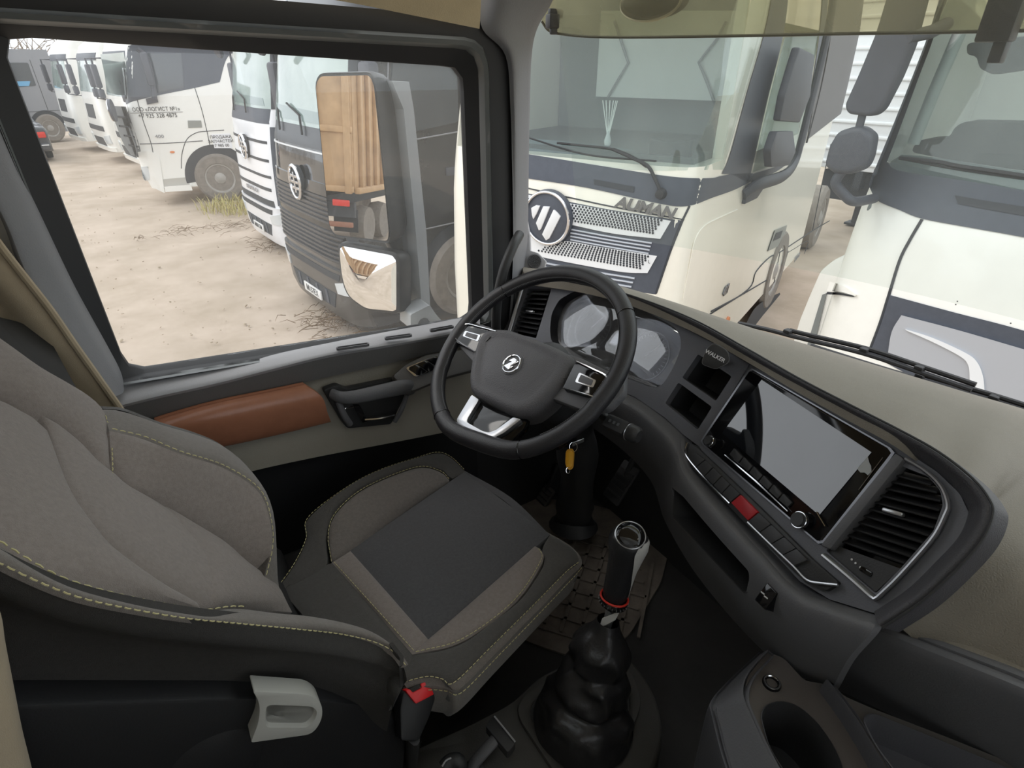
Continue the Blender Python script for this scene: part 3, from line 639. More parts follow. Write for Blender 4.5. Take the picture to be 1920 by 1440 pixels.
    scr = [(1407, 690), (1678, 846), (1539, 1022), (1313, 829)]; SC = rnd([dS(*p) for p in scr], .005, 3)
    plate('centre_fascia', [dS(*p) for p in so_], nS, .02, DASH, DB, holes=[SV, SC], ang=25)
    vent('air_vent', [(1684, 871), (1566, 1020)], [(1740, 893), (1763, 920), (1768, 947), (1750, 996), (1690, 1064)], sv, nS, 11, dS, 'large slatted air vent on the end of the centre console', .45)
    plate('vent_thumbwheel_panel', rnd([dS(*p, -.004) for p in ((1566, 1022), (1688, 1066), (1642, 1110), (1550, 1032))], .003), nS, .01, PL_BLK, DB)
    for x, y in ((1597, 1049), (1604, 1056), (1613, 1064)): lathe('indicator_dot', [(0, 0), (.0016, 0), (0, .001)], dS(x, y, -.003), nS, mat('dot_white', 'eeeeee', .4), DB, seg=8)
    box('thumbwheel', dS(1625, 1072, -.003), (.016, .008, .006), PL_GLOSS, DB, ax=(xr, nS.cross(xr), nS), r=.002)
    st = cr([dS(*p, .004) for p in ((1699, 861), (1735, 883), (1765, 912), (1778, 946), (1772, 968), (1752, 1006), (1715, 1050), (1678, 1090), (1646, 1120))], 5)+[dS(1641, 1122, .004)]
    tube('vent_trim', st+cr([dS(1634, 1117, .004), dS(1590, 1078, .004), dS(1544, 1040, .004)], 4), .0048, SATIN, DB, seg=8, flat=.6, label='silver strip round the large vent')
    bar = [dS(*p, .008) for p in ((1678, 848), (1695, 860), (1556, 1030), (1537, 1022))]
    plate('divider_bar', bar, nS, .02, PL_DK, DB, bevel=.003)
    # head unit
    hu = root('centre_screen', (0, 0, 0)); hu.parent = DB; ORG[hu] = ORG[DB]; hu['label'] = 'gloss black centre screen unit'
    sb = [dS(*p, .004) for p in scr]; cS = sum(sb, V())/4
    plate('screen_bezel', rnd(sb, .006), nS, .03, PL_GLOSS, hu, bevel=.003)
    ringp('bezel_edge', rnd([cS+(p-cS)*1.012 for p in sb], .007), rnd([cS+(p-cS)*.985 for p in sb], .006), nS, .008, mat('edge_grey', '8a8b90', .3, metal=.6), hu)
    sg = [dS(*p, .0055) for p in ((1428, 712), (1634, 848), (1536, 966), (1354, 812))]
    plate('screen_glass', sg, nS, .002, mat('screen_glass', '16181c', .03, spec=1.0, coat=1.0), hu)
    ff = [dS(*p, .0062) for p in ((1627, 856), (1618, 866), (1609, 876), (1608, 880), (1613, 886), (1621, 886), (1627, 891), (1634, 884), (1633, 873), (1630, 868))]
    plate('pale_patch', ff, nS, .0004, mat('pale_patch', 'a9acab', .5), hu, label='small ragged pale patch on the screen')  # thin pale patch lying just proud of the screen glass
    tube('screen_strip', [dS(1359, 853, .007), dS(1418, 903, .008), dS(1477, 959, .007)], [.0012, .0022, .0012], CHROME, hu, seg=6)
    for i in range(6):
        a, b = (1366+i*18.5, 851+i*17.0), (1366+(i+1)*18.5, 851+(i+1)*17.0)
        P = [dS(a[0]+1, a[1]+1, .007), dS(b[0]-1, b[1]-1, .007), dS(b[0]+8, b[1]-11, .007), dS(a[0]+10, a[1]-11, .007)]
        plate('touch_key', rnd(P, .0012, 2), nS, .004, PL_BLK, hu, bevel=.0008)
    for x, y, r in ((1335, 829, .0095), (1504, 977, .0115)):
        k = lathe('rotary_knob', [(0, -.004), (r, -.004), (r, .010), (r*.92, .013), (r*.5, .013), (0, .0125)], dS(x, y, .004), nS, PL_BLK, hu, seg=28)
        c = dS(x, y, .004)+nS*.008; u = nS.orthogonal().normalized(); w = nS.cross(u)
        tube('knob_ring', [c+u*(r*1.04*math.cos(a))+w*(r*1.04*math.sin(a)) for a in [2*PI*i/32 for i in range(32)]], .0013, CHROME, k, seg=6, closed=True, label='chrome knob ring')
    tube('screen_corner_line', [dS(1531, 960, .007), dS(1547, 987, .007)], .001, CHROME, hu, seg=6); tube('screen_corner_line', [dS(1655, 858, .006), dS(1610, 918, .006)], .0006, CHROME, hu, seg=6)
    # switch row under it
    br = root('switch_row', (0, 0, 0)); br.parent = DB; ORG[br] = ORG[DB]
    lo = [(1284, 850), (1304, 876), (1320, 893), (1336, 910), (1352, 926), (1369, 942), (1402, 977), (1424, 998), (1446, 1020), (1467, 1041), (1488, 1061)]
    hi = [(1304, 848), (1322, 862), (1337, 876), (1353, 892), (1369, 908), (1388, 926), (1422, 960), (1446, 983), (1470, 1006), (1493, 1028), (1515, 1050)]
    bk = [(1284, 826), (1306, 838), (1390, 918), (1425, 952), (1520, 1046), (1572, 1092), (1548, 1108), (1512, 1094), (1486, 1070), (1400, 984), (1300, 880), (1280, 850)]
    plate('switch_bed', rnd([dS(*p, .008) for p in bk], .004), nS, .03, PL_BLK, br, bevel=.002)
    for i in range(len(lo)-1):
        P = [lo[i], lo[i+1], hi[i+1], hi[i]]; c = (sum(p[0] for p in P)/4, sum(p[1] for p in P)/4)
        P = [dS(c[0]+(p[0]-c[0])*.95, c[1]+(p[1]-c[1])*.95, .013) for p in P]
        if i == 5: plate('hazard_switch', rnd(P, .002), nS, .01, mat('hazard_red', 'b8242c', .4), br, bevel=.0012, label='red hazard warning switch')
        else: plate('rocker_switch', rnd(P, .002), nS, .008, mat('key_dark', '404042', .5, bump=.15, bscale=400), br, bevel=.0012)
    tube('switch_strip', cr([dS(*p, .011) for p in ((1289, 830), (1285, 850), (1304, 877), (1336, 912), (1368, 944))], 4), .0017, CHROME, br, seg=6)
    tube('switch_strip', cr([dS(*p, .011) for p in ((1402, 979), (1446, 1022), (1488, 1062), (1514, 1088), (1544, 1094), (1571, 1097))], 4), .0019, SATIN, br, seg=6)
    # knee panel and lower dash
    n0 = V((-.8, .35, .2)).normalized()
    k0 = [dp(*p, -.004) for p in [(1020, 672), (1100, 704), (1190, 744), (1247, 784), (1280, 814), (1290, 838), (1302, 878), (1370, 958), (1440, 1036), (1500, 1098), (1560, 1126), (1642, 1152)]]
    k1 = [dp(*p, .026) for p in [(1010, 690), (1092, 722), (1180, 764), (1230, 804), (1260, 838), (1268, 860), (1282, 898), (1350, 980), (1425, 1060), (1485, 1122), (1550, 1152), (1636, 1182)]]
    k2 = [dp(*p, -.01) for p in [(1000, 715), (1080, 748), (1155, 795), (1212, 838), (1244, 880), (1252, 912), (1262, 945), (1325, 1040), (1390, 1112), (1450, 1172), (1510, 1210), (1590, 1236)]]
    k3 = [dp(*p, -.10) for p in [(990, 745), (1065, 775), (1130, 815), (1185, 860), (1222, 905), (1236, 945), (1248, 980), (1295, 1062), (1362, 1148), (1432, 1222), (1475, 1258), (1560, 1292)]]
    kp = skin('knee_panel', [k0, k1, k2, k3], PL_DK, DB, n=n0, thick=.012, nu=5, nv=6)
    pocket(kp, rnd([dp(*p, .0) for p in ((1264, 913), (1296, 932), (1424, 1072), (1420, 1086), (1396, 1112), (1262, 968))], .006), n0, .09, PL_BLK, 'storage_slot', DB, front=.12)
    us = [(1438, 1092), (1457, 1112), (1434, 1144), (1414, 1124)]
    P = rnd([dp(*p, .026) for p in us], .002); plate('socket_panel', P, nrm(P) if nrm(P).dot(EYE-P[0]) > 0 else -nrm(P), .05, PL_GLOSS, DB, bevel=.002)
    for q in ((1436, 1120), (1430, 1112)): box('socket_mark', dp(*q, .0275), (.001, .006, .002), mat('dot_white', 'eeeeee', .4), DB)
    tb = [(1384, 1038), (1410, 1048), (1424, 1066), (1404, 1068)]
    P = [dp(*p, .004) for p in tb]; plate('slot_tab', P, n0, .01, PL_DK, DB, bevel=.002)
    g0 = [pX(*p, .70) for p in [(1560, 1122), (1640, 1154), (1720, 1190), (1800, 1222), (1920, 1270), (2080, 1347), (2300, 1440)]]
    g1 = [pX(*p, .665) for p in [(1552, 1150), (1632, 1182), (1710, 1216), (1800, 1252), (1920, 1300), (2080, 1372), (2300, 1465)]]
    g2 = [pX(*p, .70) for p in [(1520, 1210), (1596, 1236), (1690, 1282), (1790, 1330), (1920, 1382), (2080, 1450), (2300, 1540)]]
    g3 = [pX(*p, .74) for p in [(1480, 1262), (1565, 1292), (1640, 1326), (1760, 1382), (1920, 1452), (2080, 1525), (2300, 1620)]]
    skin('lower_panel', [g0, g1, g2, g3], PL_DK, DB, n=(-1, 0, .1), thick=.02, nu=5, nv=6)
    # corner tweeter by the pillar
    cn = [(964, 446), (972, 420), (988, 412), (993, 440), (994, 470), (1008, 474), (1024, 490), (1018, 512), (985, 512), (970, 484)]
    q0 = (-ray(998, 480)+V((-.25, 0, .1))).normalized(); c0 = pX(998, 480, .93)
    plate('corner_cover', rnd([pl(*p, q0, q0.dot(c0)) for p in cn], .004), q0, .02, PL_LT, DB, bevel=.003)
    tw = lathe('tweeter', [(0, .001), (.019, .001), (.021, .004), (.019, .006), (.006, .005), (0, .005)], pl(1003, 490, q0, q0.dot(c0)+.001), q0, PL_DK, DB, seg=28)
    bm = bmesh.new(); u = q0.orthogonal().normalized(); w = q0.cross(u)
    for r, k in ((.004, 6), (.008, 12), (.012, 18), (.016, 24)):
        for i in range(k):
            a = 2*PI*i/k; add_box(bm, pl(1003, 490, q0, q0.dot(c0)+.001)+q0*.0057+u*(r*math.cos(a))+w*(r*math.sin(a)), (.0016, .0016, .0012), (u, w, q0))
    fin('tweeter_holes', bm, PL_GLOSS, tw, kind='stuff')
dash()
# ------------------------------------------------------------------ magnetic phone mount
def phone_mount():
    n = (nC+V((-.2, -.3, .1))).normalized(); c = dC(1339, 667, .045)
    R = root('phone_mount', dC(1345, 680, 0), 'small black magnetic phone mount with white lettering above the storage bins', 'phone mount')
    P = rnd([pl(*p, n, n.dot(c)) for p in ((1338, 642), (1363, 657), (1367, 678), (1341, 692), (1314, 682), (1323, 655))], .008, 5)
    plate('magnet_plate', P, n, .008, PL_BLK, R, bevel=.002)
    ctr = sum(P, V())/len(P); ringp('plate_rim', [ctr+(p-ctr)*1.03-n*.002 for p in P], [ctr+(p-ctr)*.93-n*.002 for p in P], n, .006, mat('rim_grey', '8f9094', .3, metal=.5), R)
    lathe('ball_joint', [(0, 0), (.012, 0), (.013, -.012), (.009, -.030), (0, -.030)], ctr-n*.008, n, PL_GLOSS, R, seg=20)
    a, b = pl(1326, 661, n, n.dot(c)), pl(1352, 675, n, n.dot(c)); xd = (b-a).normalized()
    text('brand_lettering', 'WALKER', ctr+n*.0006, xd, n.cross(xd), .0105, mat('print_white', 'e8e8ea', .5), R, ext=.0003, bold=.0002)
phone_mount()
# ------------------------------------------------------------------ steering wheel
tW, aW = math.radians(36.8), math.radians(5.0)
nW = V((-math.sin(tW)*math.cos(aW), -math.sin(tW)*math.sin(aW), math.cos(tW))); Wc = EYE+(FW*FPX+RT*(987-960)-UP*(666.2-720))*(1.208/FPX)
def wp(x, y, off=0.0): return pl(x, y, nW, nW.dot(Wc)+off)
LEATHER = mat('wheel_leather', '2d2c2f', .38, bump=.35, bscale=600, var=.1)
def wheel():
    R = root('steering_wheel', Wc-nW*.08, 'black leather steering wheel with flattened bottom and silver lower spoke', 'steering wheel')
    uW = V((0, 0, 1)).cross(nW).normalized(); vW = nW.cross(uW)
    bot = wp(892, 838)-Wc; a0 = math.atan2(bot.dot(vW), bot.dot(uW))
    path, rr = [], []
    for i in range(120):
        a = 2*PI*i/120; d = (a-a0+PI) % (2*PI)-PI; r = .225
        fl_ = .212/max(.05, math.cos(d)) if abs(d) < 1.2 else 9
        r = -math.log(math.exp(-r*140)+math.exp(-fl_*140))/140+.002 if fl_ < 1 else r
        path.append(Wc+(uW*math.cos(a)+vW*math.sin(a))*r)
        rr.append(.0176+.0015*max(0, math.cos((a-a0-PI)*2)))
    tube('rim', path, rr, LEATHER, R, seg=14, closed=True, flat=.92, up=nW)
    for s in (818, 783), (975, 856), (943, 524), (1180, 583):   # leather joints
        c = wp(*s)-Wc; a = math.atan2(c.dot(vW), c.dot(uW)); p = min(path, key=lambda q: (q-Wc-c).length); i = path.index(p); t = (path[(i+1) % 120]-path[i-1]).normalized(); e = nW.cross(t)
        tube('rim_seam', [p+(nW*math.cos(b)*.92+e*math.sin(b))*(rr[i]+.0002) for b in [2*PI*j/20 for j in range(20)]], .0009, PL_GLOSS, R, seg=5, closed=True)
    k0 = [i for i in range(120)]; bm = bmesh.new()
    for i in range(120):
        if abs(((2*PI*i/120)-a0+PI) % (2*PI)-PI) < .65: continue
        for f in (0, .33, .66):
            p = path[i].lerp(path[(i+1) % 120], f); e = (Wc-p).normalized()
            add_box(bm, p+e*(rr[i]*.93)+nW*.006, (.002, .0012, .0045), (nW.cross(e), e, nW))
    fin('rim_stitching', bm, mat('stitch_grey', '6a6a6c', .7), R, kind='stuff')
    # airbag cover, domed, with embossed border
    hub = [(910, 623), (924, 620), (955, 621), (1000, 637), (1045, 655), (1076, 672), (1078, 684), (1066, 712), (1030, 752), (1000, 776), (975, 781), (955, 774), (905, 749), (886, 737), (883, 712), (889, 668), (898, 640)]
    H = resamp(rnd([wp(*p, -.005) for p in hub], .012, 4), 72, True); c = sum(H, V())/len(H); bm = bmesh.new()
    prof = ((1.0, -.04), (1.015, -.006), (1.0, .004), (.94, .012), (.82, .0165), (.75, .011), (.6, .0175), (.3, .020), (.06, .021))
    rows = [[c+(p-c)*s+nW*h for p in H] for s, h in prof]; add_grid(bm, [r+[r[0]] for r in rows]); bmesh.ops.holes_fill(bm, edges=bm.edges)
    fin('airbag_cover', bm, mat('airbag_skin', '616063', .5, bump=.9, bscale=420, var=.05), R, ang=75)
    ec = wp(961, 684, .014); bm = bmesh.new(); xd = (wp(990, 700, .014)-wp(930, 668, .014)).normalized(); yd = nW.cross(xd)
    add_lathe(bm, [(0, 0), (.026, 0), (.026, .002), (.0255, .003), (0, .003)], ec, nW, 32); fin('emblem_bed', bm, PL_DK, R)
    tube('emblem', [ec+nW*.004+xd*(.0215*math.cos(a))+yd*(.0215*math.sin(a)) for a in [2*PI*i/40 for i in range(40)]], .0022, CHROME, R, seg=8, closed=True, label='round chrome badge on the airbag cover')
    z = lambda x, y: ec+nW*.0058+xd*x+yd*y
    plate('emblem', [z(.016, .011), z(-.004, .014), z(-.012, .003), z(-.002, .004), z(-.014, -.012), z(.004, -.015), z(.011, -.003), z(.002, -.004)], nW, .004, CHROME, R, bevel=.0008, label='chrome bolt shape inside the badge')
    # switch pods
    def pod(q, key):
        P = rnd([wp(*p, .008) for p in q], .004, 3); plate('switch_pod', P, nW, .018, PL_GLOSS, R, bevel=.002)
        cc = sum(P, V())/len(P); K = rnd([wp(*p, .0095) for p in key], .003, 3); kc = sum(K, V())/len(K)
        ringp('rocker_ring', K, [kc+(p-kc)*.74 for p in K], nW, .004, CHROME, R, count=40, label='chrome ring round the spoke switch')
        plate('rocker_key', [kc+(p-kc)*.72+nW*.0004 for p in K], nW, .004, PL_DK, R, bevel=.0008)
    pod([(871, 608), (886, 610), (931, 622), (920, 632), (891, 659), (856, 642), (851, 629)], [(872, 620), (901, 628), (896, 640), (867, 630)])
    pod([(1080, 676), (1137, 706), (1138, 732), (1122, 746), (1104, 741), (1055, 728)], [(1086, 698), (1118, 713), (1112, 727), (1078, 716)])
    tube('pod_trim', cr([wp(*p, .010) for p in ((930, 621), (900, 613), (873, 608), (853, 627), (851, 632), (868, 645), (890, 659))], 4), .0016, CHROME, R, seg=6)
    tube('pod_trim', cr([wp(*p, .010) for p in ((1081, 677), (1112, 692), (1137, 706), (1138, 732), (1122, 746), (1100, 740), (1056, 727))], 4), .002, CHROME, R, seg=6)
    # arms: side spokes behind the pods, lower spoke with silver U trim
    for q in ([(851, 640), (840, 625), (866, 596), (920, 612), (950, 650), (900, 690), (880, 672)], [(1050, 660), (1085, 668), (1150, 700), (1172, 690), (1170, 735), (1140, 765), (1095, 770), (1030, 745)]):
        plate('spoke', rnd([wp(*p, -.006) for p in q], .01), nW, .022, PL_DK, R, bevel=.006)
    plate('spoke', rnd([wp(*p, -.016) for p in ((880, 745), (935, 770), (990, 775), (985, 800), (940, 846), (900, 838), (853, 792))], .01), nW, .018, PL_GLOSS, R, bevel=.005)
    U = [(884, 740), (856, 786), (858, 796), (884, 812), (906, 822), (926, 821), (944, 812), (977, 786), (962, 782), (930, 806), (916, 811), (904, 808), (876, 792), (876, 786), (898, 749)]
    plate('spoke_trim', rnd([wp(*p, -.006) for p in U], .004, 3), nW, .01, SATIN, R, bevel=.002, label='satin silver U-shaped lower spoke trim')
wheel()
def column():
    R = root('steering_column', (Wc-nW*.5).xyz, 'dark steering column cover with lever stalk and ignition lock behind the wheel', 'steering column')
    lathe('column_shroud', [(.05, -.05), (.072, -.07), (.078, -.13), (.07, -.2), (.05, -.26), (.0, -.26)], Wc, nW, PL_BLK, R, seg=28, sx=1.15)
    a = Wc-nW*.24; b = pZ(1075, 985, 1.50)
    tube('column_boot', cr([a, a.lerp(b, .4)+V((.02, 0, 0)), b+V((.0, 0, .06)), b], 6), [.052, .05, .048, .05, .055, .058, .055, .05, .048, .05, .055, .06, .056, .055, .06, .065, .07, .075, .08], PL_BLK, R, seg=16)
    c = wp(1157, 799, -.075); d = (wp(1185, 812, -.075)-wp(1130, 786, -.075)).normalized()
    tube('lever_stalk', [Wc-nW*.09+d*.05, c], .009, PL_BLK, R, seg=10)
    box('stalk_head', c, (.052, .03, .026), PL_BLK, R, ax=(d, nW.cross(d), nW), r=.006)
    lathe('stalk_knob', [(0, .026), (.013, .026), (.017, .031), (.017, .047), (.012, .053), (0, .053)], c, d, PL_BLK, R, seg=20)
    tube('stalk_ring', [c+d*.029+nW*(.0165*math.cos(t))+nW.cross(d)*(.0165*math.sin(t)) for t in [2*PI*i/24 for i in range(24)]], .001, SATIN, R, seg=5, closed=True)
    for i in range(3): box('stalk_mark', c+nW*.0135+d*(-.012+.01*i), (.005, .006, .0006), SATIN, R, ax=(d, nW.cross(d), nW))
    lathe('ignition_lock', [(0, .0), (.016, 0), (.016, .05), (.012, .055), (0, .055)], pl(1072, 822, nW, nW.dot(Wc)-.14), V((-.9, -.1, .2)), PL_GLOSS, R, seg=20)
column()
def key():
    k = pl(1074, 834, nW, nW.dot(Wc)-.12); D = (k-EYE).length
    at = lambda x, y: EYE+ray(x, y)*D
    R = root('key_tag', at(1066, 884), 'yellow plastic key tag hanging from the ignition', 'key tag')
    n = -ray(1068, 860); t = [at(1064, 843), at(1073, 841), at(1077, 848), at(1075, 876), at(1070, 881), at(1063, 878), at(1060, 868), at(1061, 848)]
    plate('tag_body', rnd(t, .004, 3), n, .005, mat('tag_yellow', 'f2b21d', .4), R, bevel=.001)
    P = rnd(t, .004, 3); c = sum(P, V())/len(P); ringp('tag_rim', [c+(p-c)*1.04+n*.001 for p in P], [c+(p-c)*.82+n*.001 for p in P], n, .006, mat('tag_yellow_dark', 'd99a12', .4), R, count=40)
    xx, yy = RT, UP
    tube('split_ring', [at(1075, 838)+xx*(.008*math.cos(a))+yy*(.010*math.sin(a)) for a in [2*PI*i/24 for i in range(24)]], .0008, CHROME, R, seg=5, closed=True)
    tube('split_ring', [at(1065, 882)+xx*(.004*math.cos(a))+yy*(.006*math.sin(a)) for a in [2*PI*i/24 for i in range(24)]], .0008, CHROME, R, seg=5, closed=True)
    box('key_blade', at(1077, 832)+V((.01, 0, .0)), (.03, .003, .009), SATIN, R, r=.001)
key()
# ------------------------------------------------------------------ driver's seat
FB_L = mat('seat_cloth_grey', '908680', .95, var=.16, vscale=160, bump=.6, bscale=900, sheen=.25)
FB_M = mat('seat_cloth_mid', '7b746e', .95, var=.18, vscale=160, bump=.6, bscale=900, sheen=.25)
FB_D = mat('seat_cloth_dark', '575658', .95, var=.2, vscale=200, bump=.6, bscale=1000, sheen=.25)
FB_S = mat('seat_cloth_side', '55524f', .95, var=.15, vscale=160, bump=.5, bscale=900, sheen=.2)
FB_X = mat('seat_cloth_flank', '403e3c', .95, var=.15, vscale=160, bump=.5, bscale=900)
THR = mat('seat_thread', 'c9c08f', .7)
rB_ = math.radians(30); nB = V((math.cos(rB_), 0, math.sin(rB_))); B0 = V((.087, .89, 1.88))
def bp(x, y, off=0.0): return pl(x, y, nB, nB.dot(B0)+off)
def cz(x, y, dz=0.0): return pZ(x, y, 1.88+dz)
def seat():
    R = root('driver_seat', (.15, .89, 1.45), 'grey cloth driver\'s seat with yellow stitching and a pale grey recline lever', 'seat')
    Q1 = [(20, 760), (60, 785), (79, 815), (90, 890), (112, 944), (142, 998), (200, 1048), (271, 1098), (333, 1127), (378, 1146)]
    Q2 = [(20, 760), (60, 785), (100, 803), (148, 840), (179, 873), (208, 894), (237, 919), (292, 948), (354, 986), (417, 1023), (458, 1057), (519, 1100)]
    NS = [(-220, 900), (-120, 960), (-60, 993), (0, 1025), (42, 1052), (104, 1086), (167, 1107), (250, 1127), (333, 1142), (381, 1148)]
    # backrest: wing, centre, shoulder, far bolster
    pad('backrest_wing', [bp(*p, .005) for p in [(-260, 640), (-160, 690), (-80, 720), (0, 750)]+Q1[1:]], [bp(*p, .02) for p in NS], nB, .022, FB_L, R, thick=.02, p=.4)
    lo = [(378, 1146), (430, 1142), (490, 1143), (546, 1148)]
    q2 = [bp(*p, .005) for p in Q2]; q1 = [bp(*p, .005) for p in Q1]
    pad('backrest_centre', q1+[bp(*p, .004) for p in lo[1:2]], q2+[bp(532, 1122, .004)], nB, .020, FB_L, R, thick=.08, na=36, nb=12, p=.4)
    pad('backrest_centre', [bp(*p, .004) for p in ((292, 948), (300, 994), (333, 1048), (358, 1107), (378, 1146), (440, 1141))], [bp(*p, .006) for p in ((296, 951), (354, 987), (417, 1024), (458, 1058), (519, 1100), (548, 1148))], nB, .022, FB_L, R, thick=.06, p=.4)
    top = [(-260, 470), (-150, 555), (-60, 608), (0, 650), (60, 692), (110, 718), (150, 738), (178, 757), (197, 780)]
    pad('backrest_shoulder', [bp(*p, .03) for p in top], [bp(*p, .008) for p in [(-260, 640), (-160, 690), (-80, 720), (0, 750), (60, 785), (100, 803), (148, 840), (179, 873), (208, 894)]], nB, .022, FB_L, R, thick=.10, na=30, p=.35)
    seam = [(197, 780), (205, 810), (209, 850), (210, 893)]
    stitch('seat_stitching', cr([bp(*p, .035-.006*i) for i, p in enumerate(seam)], 6), nB, THR, R, .011)
    st = [(205, 808), (267, 823), (333, 850), (417, 877), (483, 921), (504, 977), (507, 1027), (495, 1082)]
    bs = [(210, 894), (237, 919), (292, 948), (354, 986), (417, 1023), (458, 1057), (482, 1076), (500, 1088)]
    ot = [(193, 768), (233, 772), (300, 797), (367, 817), (417, 840), (462, 882), (502, 957), (512, 1010), (523, 1100)]
    so_ = [.035, .05, .07, .085, .09, .075, .05, .02]
    ST = [bp(*p, o) for p, o in zip(st, so_)]
    pad('backrest_bolster', ST, [bp(*p, .008) for p in bs], nB, .018, FB_L, R, thick=.05, p=.4)
    OT = [bp(*p, o) for p, o in zip(ot, [.03, .04, .06, .075, .085, .08, .07, .045, .015])]
    pad('bolster_edge', OT, ST, nB, .012, FB_M, R, thick=.06, p=.5)
    skin('bolster_side', [[p+V((0, .012, 0)) for p in OT], [p+V((-.06, .05, 0)) for p in OT], [p+V((-.15, .03, 0)) for p in OT]], FB_S, R, n=(0, 1, 0), thick=.01)
    stitch('seat_stitching', cr([p+nB*.004 for p in ST], 6), nB, THR, R, .011)
    # near bolster: lip between two stitched seams, then the dark side
    OS = [(-220, 945), (-120, 1000), (-60, 1030), (0, 1057), (62, 1087), (146, 1120), (250, 1143), (354, 1160), (458, 1170), (560, 1180), (638, 1189), (700, 1204), (738, 1224), (756, 1246)]
    tp = NS+[(440, 1141), (520, 1150), (583, 1156), (650, 1169), (700, 1186), (738, 1213), (757, 1242)]
    o1 = [.02, .02, .02, .022, .024, .026, .028, .032, .04, .045, .055, .07, .085, .10, .115, .125, .13]
    TP = resamp(cr([bp(*p, o) for p, o in zip(tp, o1)], 6), 60); o2 = [.02, .022, .024, .026, .03, .034, .04, .05, .06, .075, .09, .108, .122, .13]
    OSp = resamp(cr([bp(*p, o) for p, o in zip(OS, o2)], 6), 60)
    bm = bmesh.new(); add_grid(bm, [[a.lerp(b, t)+(nB*.55+V((0, -.7, 0)))*(.010*math.sin(PI*t)) for a, b in zip(TP, OSp)] for t in [i/6 for i in range(7)]], nB, .006)
    fin('backrest_bolster', bm, FB_M, R, ang=70)
    stitch('seat_stitching', [p+V((.002, -.003, .003)) for p in OSp], V((0, -1, 0)), THR, R, .010)
    stitch('seat_stitching', [p+nB*.003 for p in TP[:34]], nB, THR, R, .012)
    sd = [(-220, 1030), (-120, 1085), (-60, 1115), (0, 1140), (62, 1165), (146, 1190), (250, 1208), (354, 1220), (458, 1230), (560, 1238), (638, 1245), (700, 1258), (738, 1270), (757, 1284)]
    sl = [(-220, 1330), (-120, 1330), (-60, 1330), (0, 1330), (62, 1330), (146, 1330), (250, 1330), (354, 1330), (458, 1330), (560, 1330), (620, 1328), (670, 1330), (712, 1338), (735, 1330)]
    yE = OSp[-1].y; yw = lambda i, k, y: y+(yE-.006-y)*max(0, (i-(k-5))/4)**1.5
    S1 = resamp(cr([pY(*p, yw(i, len(sd), .590)) for i, p in enumerate(sd)], 6), 60); S2 = resamp(cr([pY(*p, yw(i, len(sl), .612)) for i, p in enumerate(sl)], 6), 60); S3 = [V((p.x, .66, 1.60)) for p in S2]
    bm = bmesh.new(); add_grid(bm, [cr(c, 5) for c in zip(OSp, [a.lerp(b, .45)+V((0, -.012, 0)) for a, b in zip(OSp, S1)], S1, S2, S3)], (0, -1, 0), .02); fin('backrest_side', bm, FB_X, R, ang=80)
    # rounded nose closing the near bolster
    E_ = resamp([OSp[-1], S1[-1], S2[-1]], 14); m_ = sum(E_, V())/len(E_)
    bm = bmesh.new(); add_grid(bm, [E_, [p+V((.006, .012, 0)) for p in E_], [p.lerp(m_, .10)+V((.004, .05, -.004)) for p in E_]], X1, .006); fin('bolster_nose', bm, FB_X, R, ang=80)
    tB = V((-math.sin(rB_), 0, math.cos(rB_))); bm = bmesh.new()
    add_box(bm, B0+tB*.30-nB*.085, (.10, .40, .70), (nB, Y1, tB), .03); fin('backrest_shell', bm, PL_BLK, R)
    bm = bmesh.new(); add_box(bm, B0+tB*.90-nB*.01, (.12, .30, .20), (nB, Y1, tB), .04); fin('headrest', bm, FB_M, R)
    tube('headrest_post', [B0+tB*.62+V((0, .08, 0))-nB*.05, B0+tB*.84+V((0, .08, 0))-nB*.02], .007, SATIN, R); tube('headrest_post', [B0+tB*.62+V((0, -.08, 0))-nB*.05, B0+tB*.84+V((0, -.08, 0))-nB*.02], .007, SATIN, R)
    # headrest wing showing black at the top left
    hr = [(-200, 400), (-100, 520), (-20, 590), (30, 602), (85, 622), (102, 652), (128, 700), (152, 742), (110, 722), (50, 690), (0, 652), (-100, 590), (-200, 520)]
    plate('shoulder_cover', rnd([bp(*p, .01) for p in hr], .008), nB, .09, mat('cover_black', '2b2a29', .8, var=.1), R, bevel=.008, label='black plastic shoulder cover of the seat')
    # cushion panels
    L = FB_L
    pad('cushion_centre', [cz(657, 1033), cz(730, 981), cz(870, 885)], [cz(803, 1199), cz(880, 1132), cz(1031, 1003)], Z1, .010, FB_D, R, thick=.06, smooth=False, p=.35)
    pad('cushion_inset', [cz(622, 1055), cz(697, 1140), cz(773, 1227)], [cz(657, 1033), cz(730, 1115), cz(803, 1199)], Z1, .009, L, R, thick=.05, smooth=False)
    pad('cushion_inset', [cz(803, 1199), cz(900, 1115), cz(1003, 1024)], [cz(*p, .002) for p in ((773, 1227), (868, 1203), (967, 1130), (1018, 1053), (1014, 1030), (1003, 1024))], Z1, .010, L, R, thick=.05)
    li = [(622, 1055), (616, 1005), (631, 962), (687, 915), (781, 878), (825, 885), (842, 900)]
    dz = [.0, .02, .035, .04, .03, .012, .0]
    LI = [cz(*p, d) for p, d in zip(li, dz)]
    pad('cushion_bolster', LI, [cz(*p) for p in ((622, 1055), (657, 1033), (700, 1002), (760, 958), (800, 930), (842, 903))], Z1, .014, FB_M, R, thick=.06)
    lo_ = [(523, 1102), (555, 1055), (575, 1010), (574, 979), (609, 945), (670, 904), (721, 880), (780, 861), (820, 850), (846, 859), (870, 882)]
    dz2 = [0, .005, .012, .022, .032, .036, .034, .028, .018, .006, 0]
    LO = [cz(*p, d) for p, d in zip(lo_, dz2)]
